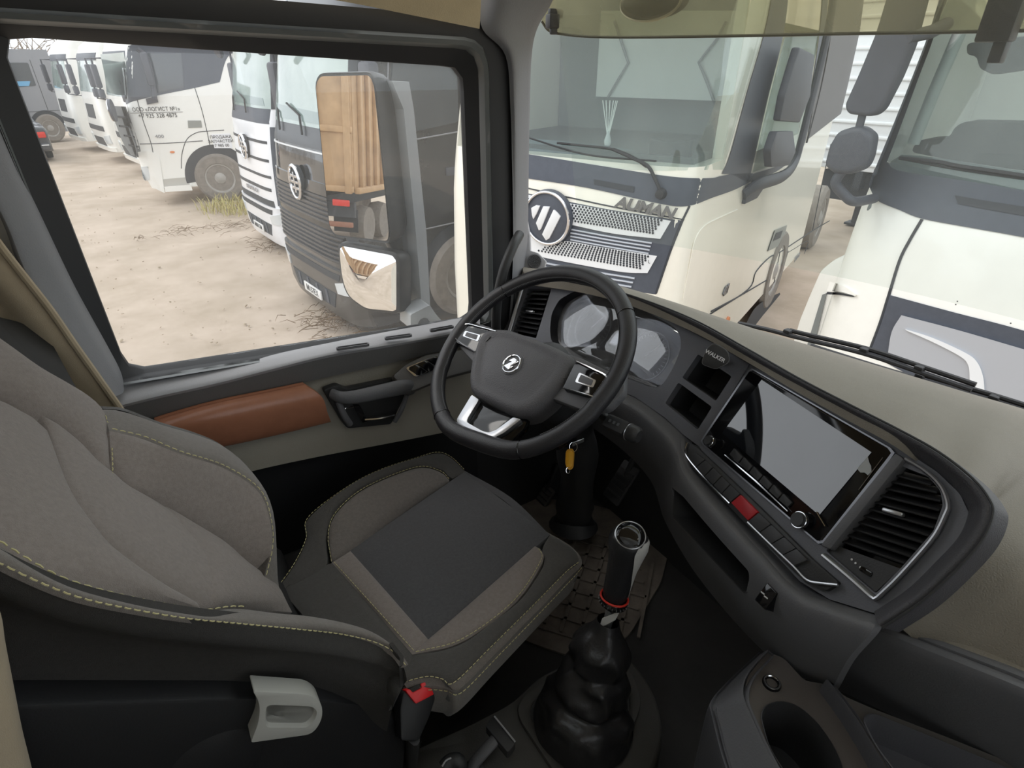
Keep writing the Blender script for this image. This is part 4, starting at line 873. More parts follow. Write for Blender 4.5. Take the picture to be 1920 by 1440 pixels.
    inn = [(560, 1092), (610, 1063), (612, 1030), (611, 1003), (626, 958), (655, 932), (684, 911), (735, 890), (781, 874), (828, 880), (846, 897), (868, 887)]
    pad('cushion_bolster', LO, [cz(*p, d) for p, d in zip(inn, [0, 0, .01, .02, .035, .038, .04, .036, .03, .012, 0, 0])], Z1, .010, FB_S, R, thick=.06, na=36)
    skin('cushion_skirt', [LO, [p+V((0, .02, -.04)) for p in LO], [p+V((0, .0, -.14)) for p in LO]], FB_S, R, n=(0, 1, 0), thick=.02)
    pad('cushion_rear', [cz(622, 1055), cz(697, 1140), cz(773, 1227)], [cz(524, 1103, -.002), cz(600, 1190, -.002), cz(757, 1282, -.004)], Z1, .006, FB_S, R, thick=.06, smooth=False)
    ro = [(757, 1281), (785, 1273), (807, 1270), (830, 1275), (852, 1281), (920, 1215), (997, 1139), (1060, 1075), (1084, 1056), (1080, 1036), (1058, 1018), (1031, 1003)]
    RO = [cz(*p, -.004) for p in ro]
    pad('cushion_bolster', [cz(*p) for p in ((773, 1227), (820, 1222), (870, 1205), (920, 1170), (970, 1132), (1005, 1085), (1021, 1053), (1017, 1029), (1031, 1003))], RO, Z1, .012, FB_S, R, thick=.05, na=36)
    s2 = [(760, 1303), (787, 1294), (810, 1291), (836, 1294), (862, 1296), (934, 1224), (1009, 1147), (1068, 1085), (1087, 1063), (1083, 1042), (1060, 1024), (1032, 1010)]
    S2_ = [cz(*p, -.02) for p in s2]; ce = V((.35, .88, 1.88))
    dn = []
    for p in S2_:
        d = (p-ce); d.z = 0; dn.append(p-d.normalized()*.012+V((0, 0, -.07)))
    skin('cushion_skirt', [RO, [(a+b)/2+V((.003, -.004, 0)) for a, b in zip(RO, S2_)], S2_, dn, [p+V((0, .03, -.06)) for p in dn]], FB_M, R, n=(0, -1, 0), thick=.01)
    fr = [LO[-1], (LO[-1]+RO[-1])/2+V((.02, 0, 0)), RO[-1]]
    skin('cushion_skirt', [fr, [p+V((.02, 0, -.05)) for p in fr], [p+V((-.02, 0, -.13)) for p in fr]], FB_D, R, n=(1, 0, 0), thick=.02)
    up = lambda pts, d=.003: [V((p.x, p.y, p.z+d)) for p in pts]
    stitch('seat_stitching', up(cr(RO[:9], 5), .002), (0, -.4, .9), THR, R, .009); stitch('seat_stitching', cr([p+V((.002, -.003, 0)) for p in S2_[:9]], 5), (0, -.9, .3), THR, R, .009)
    stitch('seat_stitching', up(cr(LO, 4)), Z1, THR, R, .009); stitch('seat_stitching', up(cr(LI, 5)), Z1, THR, R, .009)
    stitch('seat_stitching', up([cz(627, 1058), cz(776, 1224)], .006), Z1, THR, R, .009)
    stitch('seat_stitching', up(cr([cz(*p, .004) for p in ((780, 1225), (868, 1200), (964, 1128), (1014, 1053), (1010, 1031))], 5)), Z1, THR, R, .009)
    # base, side shield, recline lever
    bm = bmesh.new(); add_box(bm, (.27, .93, 1.60), (.40, .32, .30), r=.03); add_box(bm, (.24, .91, 1.75), (.48, .42, .08), r=.03); fin('seat_base', bm, PL_BLK, R)
    sh = [(-200, 1350), (0, 1325), (200, 1318), (420, 1310), (600, 1312), (700, 1326), (745, 1352), (762, 1390), (756, 1460), (700, 1560), (-200, 1560)]
    plate('side_shield', rnd([pY(*p, .572) for p in sh], .02, 4), (0, -1, 0), .05, mat('shield_black', '1f1f21', .6, var=.1, bump=.2, bscale=400), R, bevel=.008)
    hn = V((0, -1, .12)).normalized(); h0 = pY(540, 1345, .545); hp = lambda x, y, o=0: pl(x, y, hn, hn.dot(h0)+o)
    lv = [(474, 1296), (583, 1302), (604, 1319), (605, 1348), (587, 1377), (470, 1393), (486, 1352), (487, 1319)]
    li_ = [(500, 1322), (586, 1325), (596, 1335), (590, 1352), (576, 1365), (498, 1365), (497, 1345)]
    gm = mat('lever_grey', 'b9b8b2', .45, var=.03)
    P = rnd([hp(*p) for p in lv], [.004, .018, .018, .018, .02, .004, .02, .02], 4)
    lev = plate('recline_lever', P, hn, .03, gm, R, bevel=.006, label='pale grey recline lever')
    Qi = rnd([hp(*p, .0005) for p in li_], .008, 4); c = sum(Qi, V())/len(Qi); bm = bmesh.new()
    pocket(lev, Qi, hn, .008, gm, 'lever_recess', R, front=.02)
    lathe('recline_hub', [(0, 0), (.055, 0), (.06, .01), (.06, .028), (.05, .034), (0, .034)], pY(398, 1395, .60), (0, -1, .1), mat('shield_black', '1f1f21'), R, seg=36)
seat()
def buckle():
    R = root('seat_belt_buckle', pY(770, 1400, .585), 'red-topped black seat belt buckle beside the seat cushion', 'buckle')
    n = V((.15, -.75, .64)).normalized(); c = pY(787, 1300, .575); P = lambda x, y, o=0: pl(x, y, n, n.dot(c)+o)
    r = [(761, 1296), (768, 1292), (775, 1299), (791, 1290), (789, 1283), (799, 1278), (806, 1282), (814, 1302), (780, 1320)]
    plate('release_button', rnd([P(*p, .004) for p in r], .0015, 2), n, .02, mat('buckle_red', 'e8262b', .4), R, bevel=.0015, label='red release button')
    plate('buckle_slot', rnd([P(*p, .001) for p in ((767, 1292), (789, 1281), (792, 1290), (775, 1300))], .001), n, .01, PL_GLOSS, R)
    b = [(756, 1298), (798, 1277), (810, 1290), (818, 1308), (806, 1345), (786, 1390), (752, 1390), (750, 1330)]
    plate('buckle_body', rnd([P(*p, -.002) for p in b], .006, 3), n, .03, mat('buckle_black', '161618', .5), R, bevel=.004)
    tube('buckle_stalk', [P(775, 1380, -.015), pY(770, 1440, .6), V((.18, .62, 1.66))], .010, PL_BLK, R, seg=10, flat=1.6, up=(0, 1, 0))
buckle()
# ------------------------------------------------------------------ engine tunnel with gear lever
def tunnel():
    R = root('engine_tunnel', (.4, .4, 1.45), 'dark grey moulded engine tunnel cover between seat and dashboard', 'console')
    zt = 1.64; o = [(700, 1560), (700, 1455), (770, 1408), (870, 1364), (960, 1318), (1010, 1268), (1090, 1232), (1152, 1222), (1186, 1238), (1226, 1296), (1242, 1355), (1236, 1410), (1205, 1480), (1150, 1580)]
    P = rnd([pZ(*p, zt) for p in o], .03, 4); c = sum(P, V())/len(P); k = len(P); bm = bmesh.new()
    T = resamp(P, 80, True)
    rows = [[c+(p-c)*s+V((0, 0, h)) for p in T] for s, h in ((1.05, -.19), (1.035, -.10), (1.018, -.02), (1.0, -.004), (.97, .0), (.5, .0), (.05, 0))]
    add_grid(bm, [r+[r[0]] for r in rows]); bmesh.ops.holes_fill(bm, edges=bm.edges); fin('tunnel_cover', bm, mat('tunnel_plastic', '4b4946', .55, var=.08, bump=.3, bscale=380), R, ang=50)
    fo = rnd([pZ(*p, zt+.012) for p in ((968, 1325), (985, 1298), (1080, 1240), (1140, 1232), (1186, 1258), (1204, 1310), (1196, 1345), (1140, 1440), (1095, 1500), (1068, 1490), (975, 1350))], .02, 5)
    c = sum(fo, V())/len(fo); fi = [c+(p-c)*.80-V((0, 0, .006)) for p in fo]
    ringp('boot_frame', fo, fi, Z1, .02, mat('tunnel_plastic', '4b4946'), R, bevel=.004, count=80)
    Mid = [c+(p-c)*.82-V((0, 0, .008)) for p in fo]; plate('boot_base', Mid, Z1, .01, PL_BLK, R)
tunnel()
def gear():
    B = pZ(1092, 1352, 1.648); Tp = pZ(1182, 1003, 2.07); ax = (Tp-B).normalized(); L = (Tp-B).length
    R = root('gear_lever', B, 'manual gear lever with round-topped black and silver knob over a black leather boot', 'gear lever')
    at = lambda f: B.lerp(Tp, f)
    # boot: creased leather sleeve
    bm = bmesh.new(); rows = []; rd = random.Random(5); u0 = V((0, -1, 0)); u0 = (u0-ax*u0.dot(ax)).normalized(); w0 = ax.cross(u0)
    from mathutils import noise
    prof = [(-.005, .100), (.02, .095), (.06, .090), (.10, .086), (.13, .078), (.155, .062), (.18, .064), (.22, .070), (.26, .066), (.30, .060), (.33, .050), (.355, .052), (.40, .056), (.44, .052), (.48, .042), (.52, .030), (.55, .024), (.57, .021)]
    for i, (h, r) in enumerate(prof):
        row = []
        for j in range(56):
            a = 2*PI*j/56; q = V((math.cos(a)*1.1, math.sin(a)*1.1, h*7.0+math.sin(a)*.5)); f = 1-abs(noise.noise(q*1.1+V((3, 1, 7))))*2.2; g = noise.noise(q*2.4)
            k = 1+(.17*f-.05+.05*g)*min(1, max(0, (r-.021)*26))*min(1, (h+.02)*9)
            p = at(max(0, h))+(u0*math.cos(a)+w0*math.sin(a))*(r*k)
            if h < .01: p.z = B.z+.002
            row.append(p)
        rows.append(row+[row[0]])
    add_grid(bm, [list(c) for c in zip(*[cr(c, 4) for c in zip(*rows)])]); fin('gear_boot', bm, mat('boot_leather', '2a292a', .34, bump=.4, bscale=90, var=.15), R, ang=70)
    lathe('lever_rod', [(.008, L*.5), (.010, L*.63)], B, ax, SATIN, R, seg=16)
    sk = [at(.57)+u0*.012+w0*.010, at(.62)+u0*.016, at(.67)+u0*.016-w0*.004]
    plate('boot_clip', [at(.53)-u0*.004-w0*.018, at(.62)+u0*.022-w0*.014, at(.665)+u0*.022-w0*.006, at(.60)+u0*.0-w0*.021], -w0, .006, mat('insert_silver', 'c3c2be'), R, bevel=.002)
    cb = at(.655); lathe('collar', [(.021, 0), (.026, .003), (.0265, .012), (.024, .016), (.020, .016)], cb, ax, PL_GLOSS, R, seg=32)
    tube('collar_ring', [cb+ax*.0165+u0*(.0255*math.cos(a))+w0*(.0255*math.sin(a)) for a in [2*PI*i/32 for i in range(32)]], .002, mat('ring_red', 'd8392b', .4), R, seg=8, closed=True, label='red ring at the foot of the knob')
    bm = bmesh.new()
    for i in range(22):
        a = 2*PI*i/22; add_box(bm, cb+ax*.008+u0*(.0267*math.cos(a))+w0*(.0267*math.sin(a)), (.003, .0012, .004), (ax, ax.cross(u0*math.cos(a)+w0*math.sin(a)), u0*math.cos(a)+w0*math.sin(a)))
    fin('collar_marks', bm, SATIN, R, kind='stuff')
    kb = at(.69); kl = L*.31
    lathe('gear_knob', [(.020, 0), (.0235, .012), (.025, kl*.35), (.028, kl*.6), (.034, kl*.80), (.036, kl*.90), (.0345, kl*.97), (.029, kl*1.03), (.022, kl*1.05)], kb, ax, mat('knob_black', '28282a', .32, bump=.25, bscale=500), R, seg=40)
    # silver side insert
    sd = RT*.86-FW*.42; sd = (sd-ax*sd.dot(ax)).normalized(); e = ax.cross(sd); rows = []
    for f, r, hw in ((.10, .0245, .02), (.3, .0256, .3), (.5, .0275, .6), (.7, .0325, .85), (.86, .0368, 1.0), (.96, .0358, .9), (1.01, .032, .5)):
        rows.append([kb+ax*(kl*f)+(sd*math.cos(a)+e*math.sin(a))*r for a in [hw*(j/8*2-1) for j in range(9)]])
    bm = bmesh.new(); add_grid(bm, rows); fin('knob_insert', bm, mat('insert_silver', 'c3c2be', .35, metal=.3), R, label='satin silver insert down the side of the knob')
    vv = (EYE-kb).normalized(); ca = (ax*.62+vv*.78).normalized(); tc_ = kb+ax*(kl*.90)+ca*.0225
    cap = lathe('shift_pattern_cap', [(.0255, -.002), (.0265, .0), (.023, .004), (.012, .0062), (0, .0068)], tc_, ca, PL_GLOSS, R, seg=32)
    tube('cap_ring', [tc_+ca*.001+ca.orthogonal().normalized()*(.0265*math.cos(a))+ca.cross(ca.orthogonal().normalized())*(.0265*math.sin(a)) for a in [2*PI*i/32 for i in range(32)]], .0012, SATIN, cap, seg=6, closed=True)
    for q, (a, b) in enumerate(((-.012, -.004), (-.008, -.009), (-.002, -.012), (.004, -.012), (-.004, -.003), (.006, -.004), (.010, -.009))):
        p = tc_+u0*a+w0*0+(-e if False else V())
        x_, y_ = RT-ca*RT.dot(ca), UP-ca*UP.dot(ca); p = tc_+ca*.0066+x_.normalized()*a+y_.normalized()*b
        lathe('gear_mark', [(0, -.004), (.0022 if q != 4 else .0032, -.004), (.0022 if q != 4 else .0032, .0002), (0, .0003)], p-ca*.0012, ca, mat('dot_white', 'eeeeee', .4), cap, seg=10)
gear()
def tlever():
    R = root('lock_lever', pZ(900, 1430, 1.64), 'small black T-handled lever on the tunnel beside the seat', 'lever')
    z = 1.70; h = [(920, 1346), (927, 1342), (967, 1390), (963, 1398), (952, 1411), (910, 1361)]
    plate('lever_handle', rnd([pZ(*p, z) for p in h], .004, 3), Z1, .022, PL_BLK, R, bevel=.004)
    tube('lever_edge', [pZ(927, 1343, z+.002), pZ(966, 1391, z+.002)], .0018, PL_LT, R, seg=6)
    tube('lever_shaft', [pZ(938, 1376, z-.008), pZ(894, 1425, z-.03), pZ(880, 1445, 1.645)], .011, PL_DK, R, seg=10, flat=.8, up=(0, 0, 1))
    box('lever_socket', pZ(882, 1446, 1.645), (.05, .03, .02), PL_BLK, R, r=.004)
    R2 = root('lock_lever', pZ(850, 1440, 1.64), 'small black lever with rounded pale-edged end nearest the seat side shield', 'lever')
    tube('lever_shaft', cr([pZ(832, 1440, 1.70), pZ(846, 1427, 1.705), pZ(862, 1432, 1.70), pZ(850, 1480, 1.645)], 5), .013, PL_BLK, R2, seg=12)
    tube('lever_edge', cr([pZ(829, 1437, 1.716), pZ(836, 1426, 1.718), pZ(846, 1421, 1.718)], 4), .0016, PL_LT, R2, seg=6)
tlever()
# ------------------------------------------------------------------ cup holder and tray console at the right
def cups():
    R = root('cup_console', pZ(1450, 1400, 1.45).xyz, 'grey console block with round cup holder, socket and open tray in the lower right corner', 'console')
    zt = 2.0; M_ = mat('console_plastic', '56565a', .5, var=.06, bump=.25, bscale=400)
    top = [(1438, 1222), (1470, 1234), (1508, 1276), (1560, 1285), (1620, 1380), (1672, 1450), (1700, 1560), (1560, 1560), (1478, 1470), (1440, 1405), (1412, 1345), (1396, 1300), (1402, 1268)]
    hole = [(1426, 1345), (1434, 1326), (1460, 1317), (1494, 1325), (1532, 1358), (1562, 1402), (1582, 1450), (1560, 1490), (1510, 1490), (1470, 1450), (1440, 1400)]
    T = [pZ(*p, zt) for p in top]; H = rnd([pZ(*p, zt) for p in hole], .012, 3)
    plate('console_top', rnd(T, .006, 3), Z1, .02, mat('console_top', '5e5854', .55, var=.08, bump=.2, bscale=400), R, holes=[H])
    c = sum(H, V())/len(H); bm = bmesh.new(); rows = [[c+(p-c)*s-V((0, 0, d)) for p in H] for s, d in ((1.03, -.003), (1.0, -.004), (.97, .004), (.94, .10))]
    add_grid(bm, [r+[r[0]] for r in rows]); bm.faces.new([bm.verts.new(p) for p in rows[-1]]); fin('cup_well', bm, PL_BLK, R, ang=50)
    # flank towards the gear lever
    a = [(1440, 1220), (1404, 1262), (1394, 1300), (1410, 1345), (1438, 1405), (1476, 1470), (1560, 1570)]
    b = [(1420, 1232), (1360, 1288), (1328, 1326), (1330, 1352), (1352, 1440), (1380, 1500), (1460, 1600)]
    A = [pZ(*p, zt+.004) for p in a]; B = [pZ(*p, zt-.035) for p in b]; Cc = [V((p.x+.01, p.y-.01, 1.46)) for p in B]
    skin('console_flank', [[p+V((0, 0, -.008)) for p in A], A, [p.lerp(q, .12)+V((0, 0, .004)) for p, q in zip(A, B)], [p.lerp(q, .8)+V((0, 0, .003)) for p, q in zip(A, B)], B, [p.lerp(q, .3) for p, q in zip(B, Cc)], Cc], M_, R, n=(0, 1, 0), thick=.01)
    s = pZ(1447, 1281, zt+.001); lathe('power_socket', [(.008, -.02), (.008, .002), (.0125, .002), (.0135, .0), (.0135, -.004)], s, Z1, PL_GLOSS, R, seg=28)
    tube('socket_ring', [s+V((.0105*math.cos(t), .0105*math.sin(t), .0025)) for t in [2*PI*i/28 for i in range(28)]], .0014, CHROME, R, seg=6, closed=True)
    # tray to the right of it
    R2 = R
    z2 = 2.03; o = [(1560, 1284), (1584, 1306), (1640, 1330), (1760, 1376), (1920, 1440), (2120, 1530), (2120, 1680), (1800, 1680), (1665, 1442)]
    h = [(1617, 1352), (1634, 1340), (1760, 1392), (1920, 1458), (2080, 1530), (2060, 1660), (1830, 1660), (1700, 1480), (1640, 1400)]
    H = rnd([pZ(*p, z2) for p in h], .012, 4)
    plate('tray_rim', rnd([pZ(*p, z2) for p in o], .006, 3), Z1, .03, mat('tray_rim', '5d5955', .55, var=.08, bump=.2, bscale=400), R2, holes=[H])
    c = sum(H, V())/len(H); bm = bmesh.new(); rows = [[c+(p-c)*s-V((0, 0, d)) for p in H] for s, d in ((1.02, -.004), (1.0, -.005), (.985, .004), (.96, .05))]
    add_grid(bm, [r+[r[0]] for r in rows]); bm.faces.new([bm.verts.new(p) for p in rows[-1]]); fin('tray_well', bm, M_, R2, ang=50)
    w = [pZ(1560, 1284, z2), pZ(1610, 1352, z2), pZ(1665, 1442, z2), pZ(1740, 1580, z2)]
    skin('tray_wall', [[p+V((0, 0, -.002)) for p in w], [p+V((0, .012, -.05)) for p in w], [V((p.x, p.y+.012, 1.46)) for p in w]], M_, R2, n=(0, 1, 0), thick=.01)
cups()
# ------------------------------------------------------------------ footwell
def footwell():
    R = root('floor_mat', pZ(1080, 1080, 1.45), 'dusty ribbed rubber floor mat in the driver\'s footwell', 'floor mat')
    MM = mat('mat_rubber', '776d63', .8, var=.35, vscale=14, bump=.4, bscale=150)
    o = [(880, 960), (1000, 930), (1130, 950), (1262, 1000), (1240, 1090), (1180, 1190), (1100, 1240), (980, 1200), (900, 1080)]
    P = rnd([pZ(*p, 1.458) for p in o], .03, 4); plate('mat_sheet', P, Z1, .007, MM, R)
    c = pZ(1085, 1085, 1.46); bm = bmesh.new()
    for i in range(-4, 5):
        for d in (V((.8, .6, 0)), V((.6, -.8, 0))):
            q = c+Z1.cross(d)*(i*.05); add_box(bm, q+V((0, 0, .002)), (.40-.03*abs(i), .009, .005), (d, Z1.cross(d), Z1))
    fin('mat_ribs', bm, MM, R, kind='stuff')
    for (x, y, w, h, nme, lab) in ((1018, 932, .07, .09, 'foot_pedal', 'worn grey foot pedal left of the steering column'), (1165, 905, .06, .12, 'foot_pedal', 'dark foot pedal right of the steering column')):
        p = pX(x, y, .93); R3 = root(nme, p-V((0, 0, .05)), lab, 'pedal'); n = V((-.8, 0, .6)); u = V((.6, 0, .8))
        box('pedal_pad', p, (w, h, .012), mat('pedal_rubber', '6b6866', .8, var=.3) if x < 1100 else PL_BLK, R3, ax=(V((0, 1, 0)), u, V((0, 1, 0)).cross(u)), r=.004)
        bm = bmesh.new()
        for i in range(5): add_box(bm, p+n*.0075+u*(-.035+.0175*i), (w*.85, .005, .004), (V((0, 1, 0)), u, n))
        fin('pedal_rib', bm, PL_BLK, R3, kind='stuff'); tube('pedal_arm', [p-n*.006, p+V((.06, 0, .12))], .008, PL_BLK, R3)
    # kick panel closing the cab between door and dash
    skin('wall_left', [[V((.66, 1.262, 2.16)), V((.8, 1.25, 2.16)), V((1.12, 1.24, 2.16))], [V((.66, 1.262, 1.9)), V((.8, 1.25, 1.9)), V((1.12, 1.24, 1.9))], [V((.66, 1.262, 1.43)), V((.8, 1.25, 1.43)), V((1.12, 1.25, 1.43))]], PL_BLK, None, n=(0, -1, 0), thick=.06, kind='structure', label='dark kick panel between door and footwell')
footwell()
def bunk():
    R = root('bunk_cover', (.0, .42, 1.45), 'beige cloth bunk cover edge close by, low behind the seat', 'bunk')
    e = [(-60, 1090), (-8, 1170), (6, 1240), (22, 1320), (38, 1400), (58, 1480), (80, 1580)]
    E = [pY(*p, .50) for p in e]
    skin('cover_cloth', [E, [p+V((-.03, -.035, 0)) for p in E], [p+V((-.10, -.05, 0)) for p in E], [p+V((-.25, -.03, 0)) for p in E]], CURT, R, n=(0, -1, 0), thick=.02)
bunk()
# ------------------------------------------------------------------ the other lorries of the yard
CREAM = mat('paint_cream', 'f3efe2', .28, coat=.5, var=.03)
WHITE = mat('paint_white', 'f1f1ec', .28, coat=.5, var=.03)
WHITE2 = mat('paint_cool_white', 'eceef2', .28, coat=.5, var=.03)
BLACKP = mat('paint_black', '2a2a2c', .12, coat=.6, var=.1)
GREYP = mat('paint_grey', '8b8d92', .3, coat=.4, var=.05)
SLATE = mat('trim_slate', '4c515b', .5, var=.12, vscale=20)
SLATE2 = mat('mirror_slate', '4a4c54', .55, var=.12, vscale=25, bump=.2, bscale=200)
PANEL_S = mat('panel_silver', 'dfe1e3', .4)
PANEL_G = mat('panel_grey', 'b3b7be', .35, metal=.3)
TYRE = mat('tyre', '8a837b', .9, var=.25, vscale=12, bump=.4, bscale=60)
RIMM = mat('rim_grey_metal', 'a9a6a1', .6, metal=.3, var=.2)
DARKG = mat('dark_gap', '35383d', .6)
SCREEN = mat('lorry_screen_sky', 'a9b8b3', .08, spec=.8, coat=.5, col2='8fa09c', vscale=1.2)  # opaque panes: the reflected pale sky is put into the base colour
TINT = mat('lorry_side_glass', '3c4248', .08, spec=.8, coat=.4)
ORANGE = mat('lamp_orange', 'e08a55', .3)
REDL = mat('lamp_red', 'd8362a', .25)
LAMPW = mat('lamp_clear', 'cfd4d6', .15, coat=.6)
PLATEW = mat('plate_white', 'e6e6e4', .5); INK = mat('plate_ink', '202022', .6)
GLS = lambda nme, t, d: glass(nme, t, refl=.07, dirt=d, dscale=2.5, dcol=(.80, .84, .82), streak=True)
class Lorry:
    """a lorry in its own frame: x forward (front near 0), y to its left, z up"""
    def __init__(s, name, x, y, deg, label, prof, hw=1.25, D=.34, n=4.2, length=2.1, paint=WHITE, group=None, z0=0.0):
        s.a = math.radians(deg); s.f = V((math.cos(s.a), math.sin(s.a), 0)); s.l = V((-math.sin(s.a), math.cos(s.a), 0)); s.o = V((x, y, z0))
        s.prof, s.hw, s.D, s.n, s.len = prof, hw, D, n, length
        s.R = root(name, (x, y, z0), label, 'lorry', group, rz=s.a, local=True); s.paint = paint
    def loc(s, P): d = P-s.o; return V((d.dot(s.f), d.dot(s.l), d.z))
    def x0(s, z):
        p = s.prof
        if z <= p[0][0]: return p[0][1]
        for (a, b), (c, d) in zip(p, p[1:]):
            if z <= c: return b+(d-b)*(z-a)/(c-a)
        return p[-1][1]
    def fx(s, y, z): t = min(abs(y)/s.hw, 1); return s.x0(z)-s.D*(1-(1-t**s.n)**(1/s.n))
    def fl(s, y, z, off=0.0):      # point on the front skin
        return V((s.fx(y, z)+off, y, z))
    def sl(s, x, z, off=0.0): return V((x, s.hw+off, z))
    def hit(s, px, py, off=0.0):   # where a sight line meets the skin grown by off
        d = ray(px, py); dl = V((d.dot(s.f), d.dot(s.l), d.z)); e = s.loc(EYE)
        ins = lambda t: (lambda p: abs(p.y) <= s.hw+off and p.x-off <= s.fx(min(abs(p.y), s.hw-1e-4), p.z))(e+dl*t)
        t = .8; st = .03
        while t < 40 and not ins(t): t += st
        if t >= 40: return e+dl*((0-e.x)/dl.x)
        lo, hi = t-st, t
        for _ in range(22):
            m = (lo+hi)/2
            if ins(m): hi = m
            else: lo = m
        return e+dl*hi
    def xp(s, px, py, x):          # sight line on a cross plane x = const
        d = ray(px, py); dl = V((d.dot(s.f), d.dot(s.l), d.z)); e = s.loc(EYE); return e+dl*((x-e.x)/dl.x)
    def yp(s, px, py, y):
        d = ray(px, py); dl = V((d.dot(s.f), d.dot(s.l), d.z)); e = s.loc(EYE); return e+dl*((y-e.y)/dl.y)
    def body(s, zs=None, name='cab_body'):
        bm = bmesh.new(); rings = []; N = 30
        for z in zs or [p[0] for p in s.prof]:
            ys = [s.hw*math.sin(PI/2*(i/N*2-1)) for i in range(N+1)]
            rings.append([bm.verts.new((-s.len, -s.hw, z))]+[bm.verts.new((s.fx(y, z), y, z)) for y in ys]+[bm.verts.new((-s.len, s.hw, z))])
        for A, B in zip(rings, rings[1:]):
            k = len(A)
            for i in range(k): bm.faces.new([A[i], A[(i+1) % k], B[(i+1) % k], B[i]])
        bm.faces.new(rings[0][::-1]); bm.faces.new(rings[-1])
        s.b = fin(name, bm, s.paint, s.R, ang=40); return s.b
    def panel(s, name, rows, m, off=.006, thick=.02, nu=5, nv=5, parent=None, smooth=True, **kw):
        """skin panel through rows of picture points, lying on the body"""
        rr = [[V((x, y, 0)) for x, y in r] for r in rows]
        G = patch(rr, nu, nv) if smooth else [[a.lerp(b, i/nv) for a, b in zip(resamp(rr[0], 14), resamp(rr[-1], 14))] for i in range(nv+1)]
        A = [[s.hit(p.x, p.y, off) for p in r] for r in G]; B = [[s.hit(p.x, p.y, off-thick) for p in r] for r in G]
        return s.shell(name, A, B, m, parent, **kw)
    def shell(s, name, A, B, m, parent=None, **kw):
        bm = bmesh.new(); a = [[bm.verts.new(p) for p in r] for r in A]; b = [[bm.verts.new(p) for p in r] for r in B]; R, C = len(a), len(a[0])
        for i in range(R-1):
            for j in range(C-1):
                bm.faces.new([a[i][j], a[i][j+1], a[i+1][j+1], a[i+1][j]]); bm.faces.new([b[i][j], b[i+1][j], b[i+1][j+1], b[i][j+1]])
        e = [(0, j) for j in range(C)]+[(i, C-1) for i in range(1, R)]+[(R-1, j) for j in range(C-2, -1, -1)]+[(i, 0) for i in range(R-2, 0, -1)]
        for (i, j), (p, q) in zip(e, e[1:]+e[:1]): bm.faces.new([a[i][j], b[i][j], b[p][q], a[p][q]])
        return fin(name, bm, m, parent or s.R, **kw)
    def fpan(s, name, yz0, yz1, m, off=.006, thick=.03, n=14, nv=4, parent=None, **kw):
        """front panel between two lines given in the lorry's own (y, z)"""
        a, b = resamp([V((y, z, 0)) for y, z in yz0], n), resamp([V((y, z, 0)) for y, z in yz1], n)
        G = [[p.lerp(q, i/nv) for p, q in zip(a, b)] for i in range(nv+1)]
        return s.shell(name, [[s.fl(p.x, p.y, off) for p in r] for r in G], [[s.fl(p.x, p.y, off-thick) for p in r] for r in G], m, parent, **kw)
    def groove(s, name, pts, r=.006, m=None, off=.002): return tube(name, [s.hit(x, y, off) for x, y in [(p.x, p.y) for p in cr([V((a, b, 0)) for a, b in pts], 5)]], r, m or DARKG, s.R, seg=6)
    def wheel(s, x, y, z=.52, r=.52):
        w = root('wheel', (0, 0, 0), local=True); w.parent = s.R; sg = 1 if y > 0 else -1; ax = V((0, sg, 0)); o = V((x, y, z))
        lathe('tyre', [(r*.58, -.14), (r*.9, -.14), (r, -.09), (r, .09), (r*.9, .14), (r*.62, .14), (r*.58, .11)], o, ax, TYRE, w, seg=36)
        lathe('rim', [(r*.60, .05), (r*.60, .125), (r*.54, .12), (r*.45, .05), (r*.28, .06), (r*.22, .12), (r*.12, .14), (0, .145)], o, ax, RIMM, w, seg=32)
        bm = bmesh.new()
        for i in range(10):
            a = 2*PI*i/10; add_lathe(bm, [(r*.075, 0), (r*.065, .035), (0, .035)], o+V((math.cos(a)*r*.36, 0, math.sin(a)*r*.36))+ax*.05, ax, 6)
        fin('wheel_nut', bm, DARKG, w, kind='stuff')
    def chassis(s, x0=-2.2, x1=-4.8):
        bm = bmesh.new()
        for y in (-.42, .42): add_box(bm, ((x0+x1)/2, y, .88), (abs(x1-x0), .1, .26))
        for i in range(5): add_box(bm, (x0+(x1-x0)*(i+.5)/5, 0, .86), (.12, .84, .16))
        fin('chassis', bm, DARKG, s.R)
    def hollow(s, c, size):
        """take a box out of the cab: the room behind a window"""
        bm = bmesh.new(); add_box(bm, c, size); cut = fin('cutter', bm, s.paint, s.R, smooth=False); bpy.context.view_layer.update(); boolcut(s.b, cut)
    def wiper(s, name, pts, off=.03, r=.008): return tube(name, [s.hit(p.x, p.y, off) for p in cr([V((a, b, 0)) for a, b in pts], 5)], r, RUB, s.R, seg=6)
def plate_sign(T, c, s_, w=.52, h=.115, ud=None):
    y = V((0, 1, 0)); n = V((1, 0, 0)); p = box('number_plate', c, (.02, w, h), PLATEW, T.R, r=.004)
    text('plate_lettering', s_, V(c)+n*.0125, (0, 1, 0), (0, 0, 1), h*.92, INK, p, ext=.001, xs=.95)
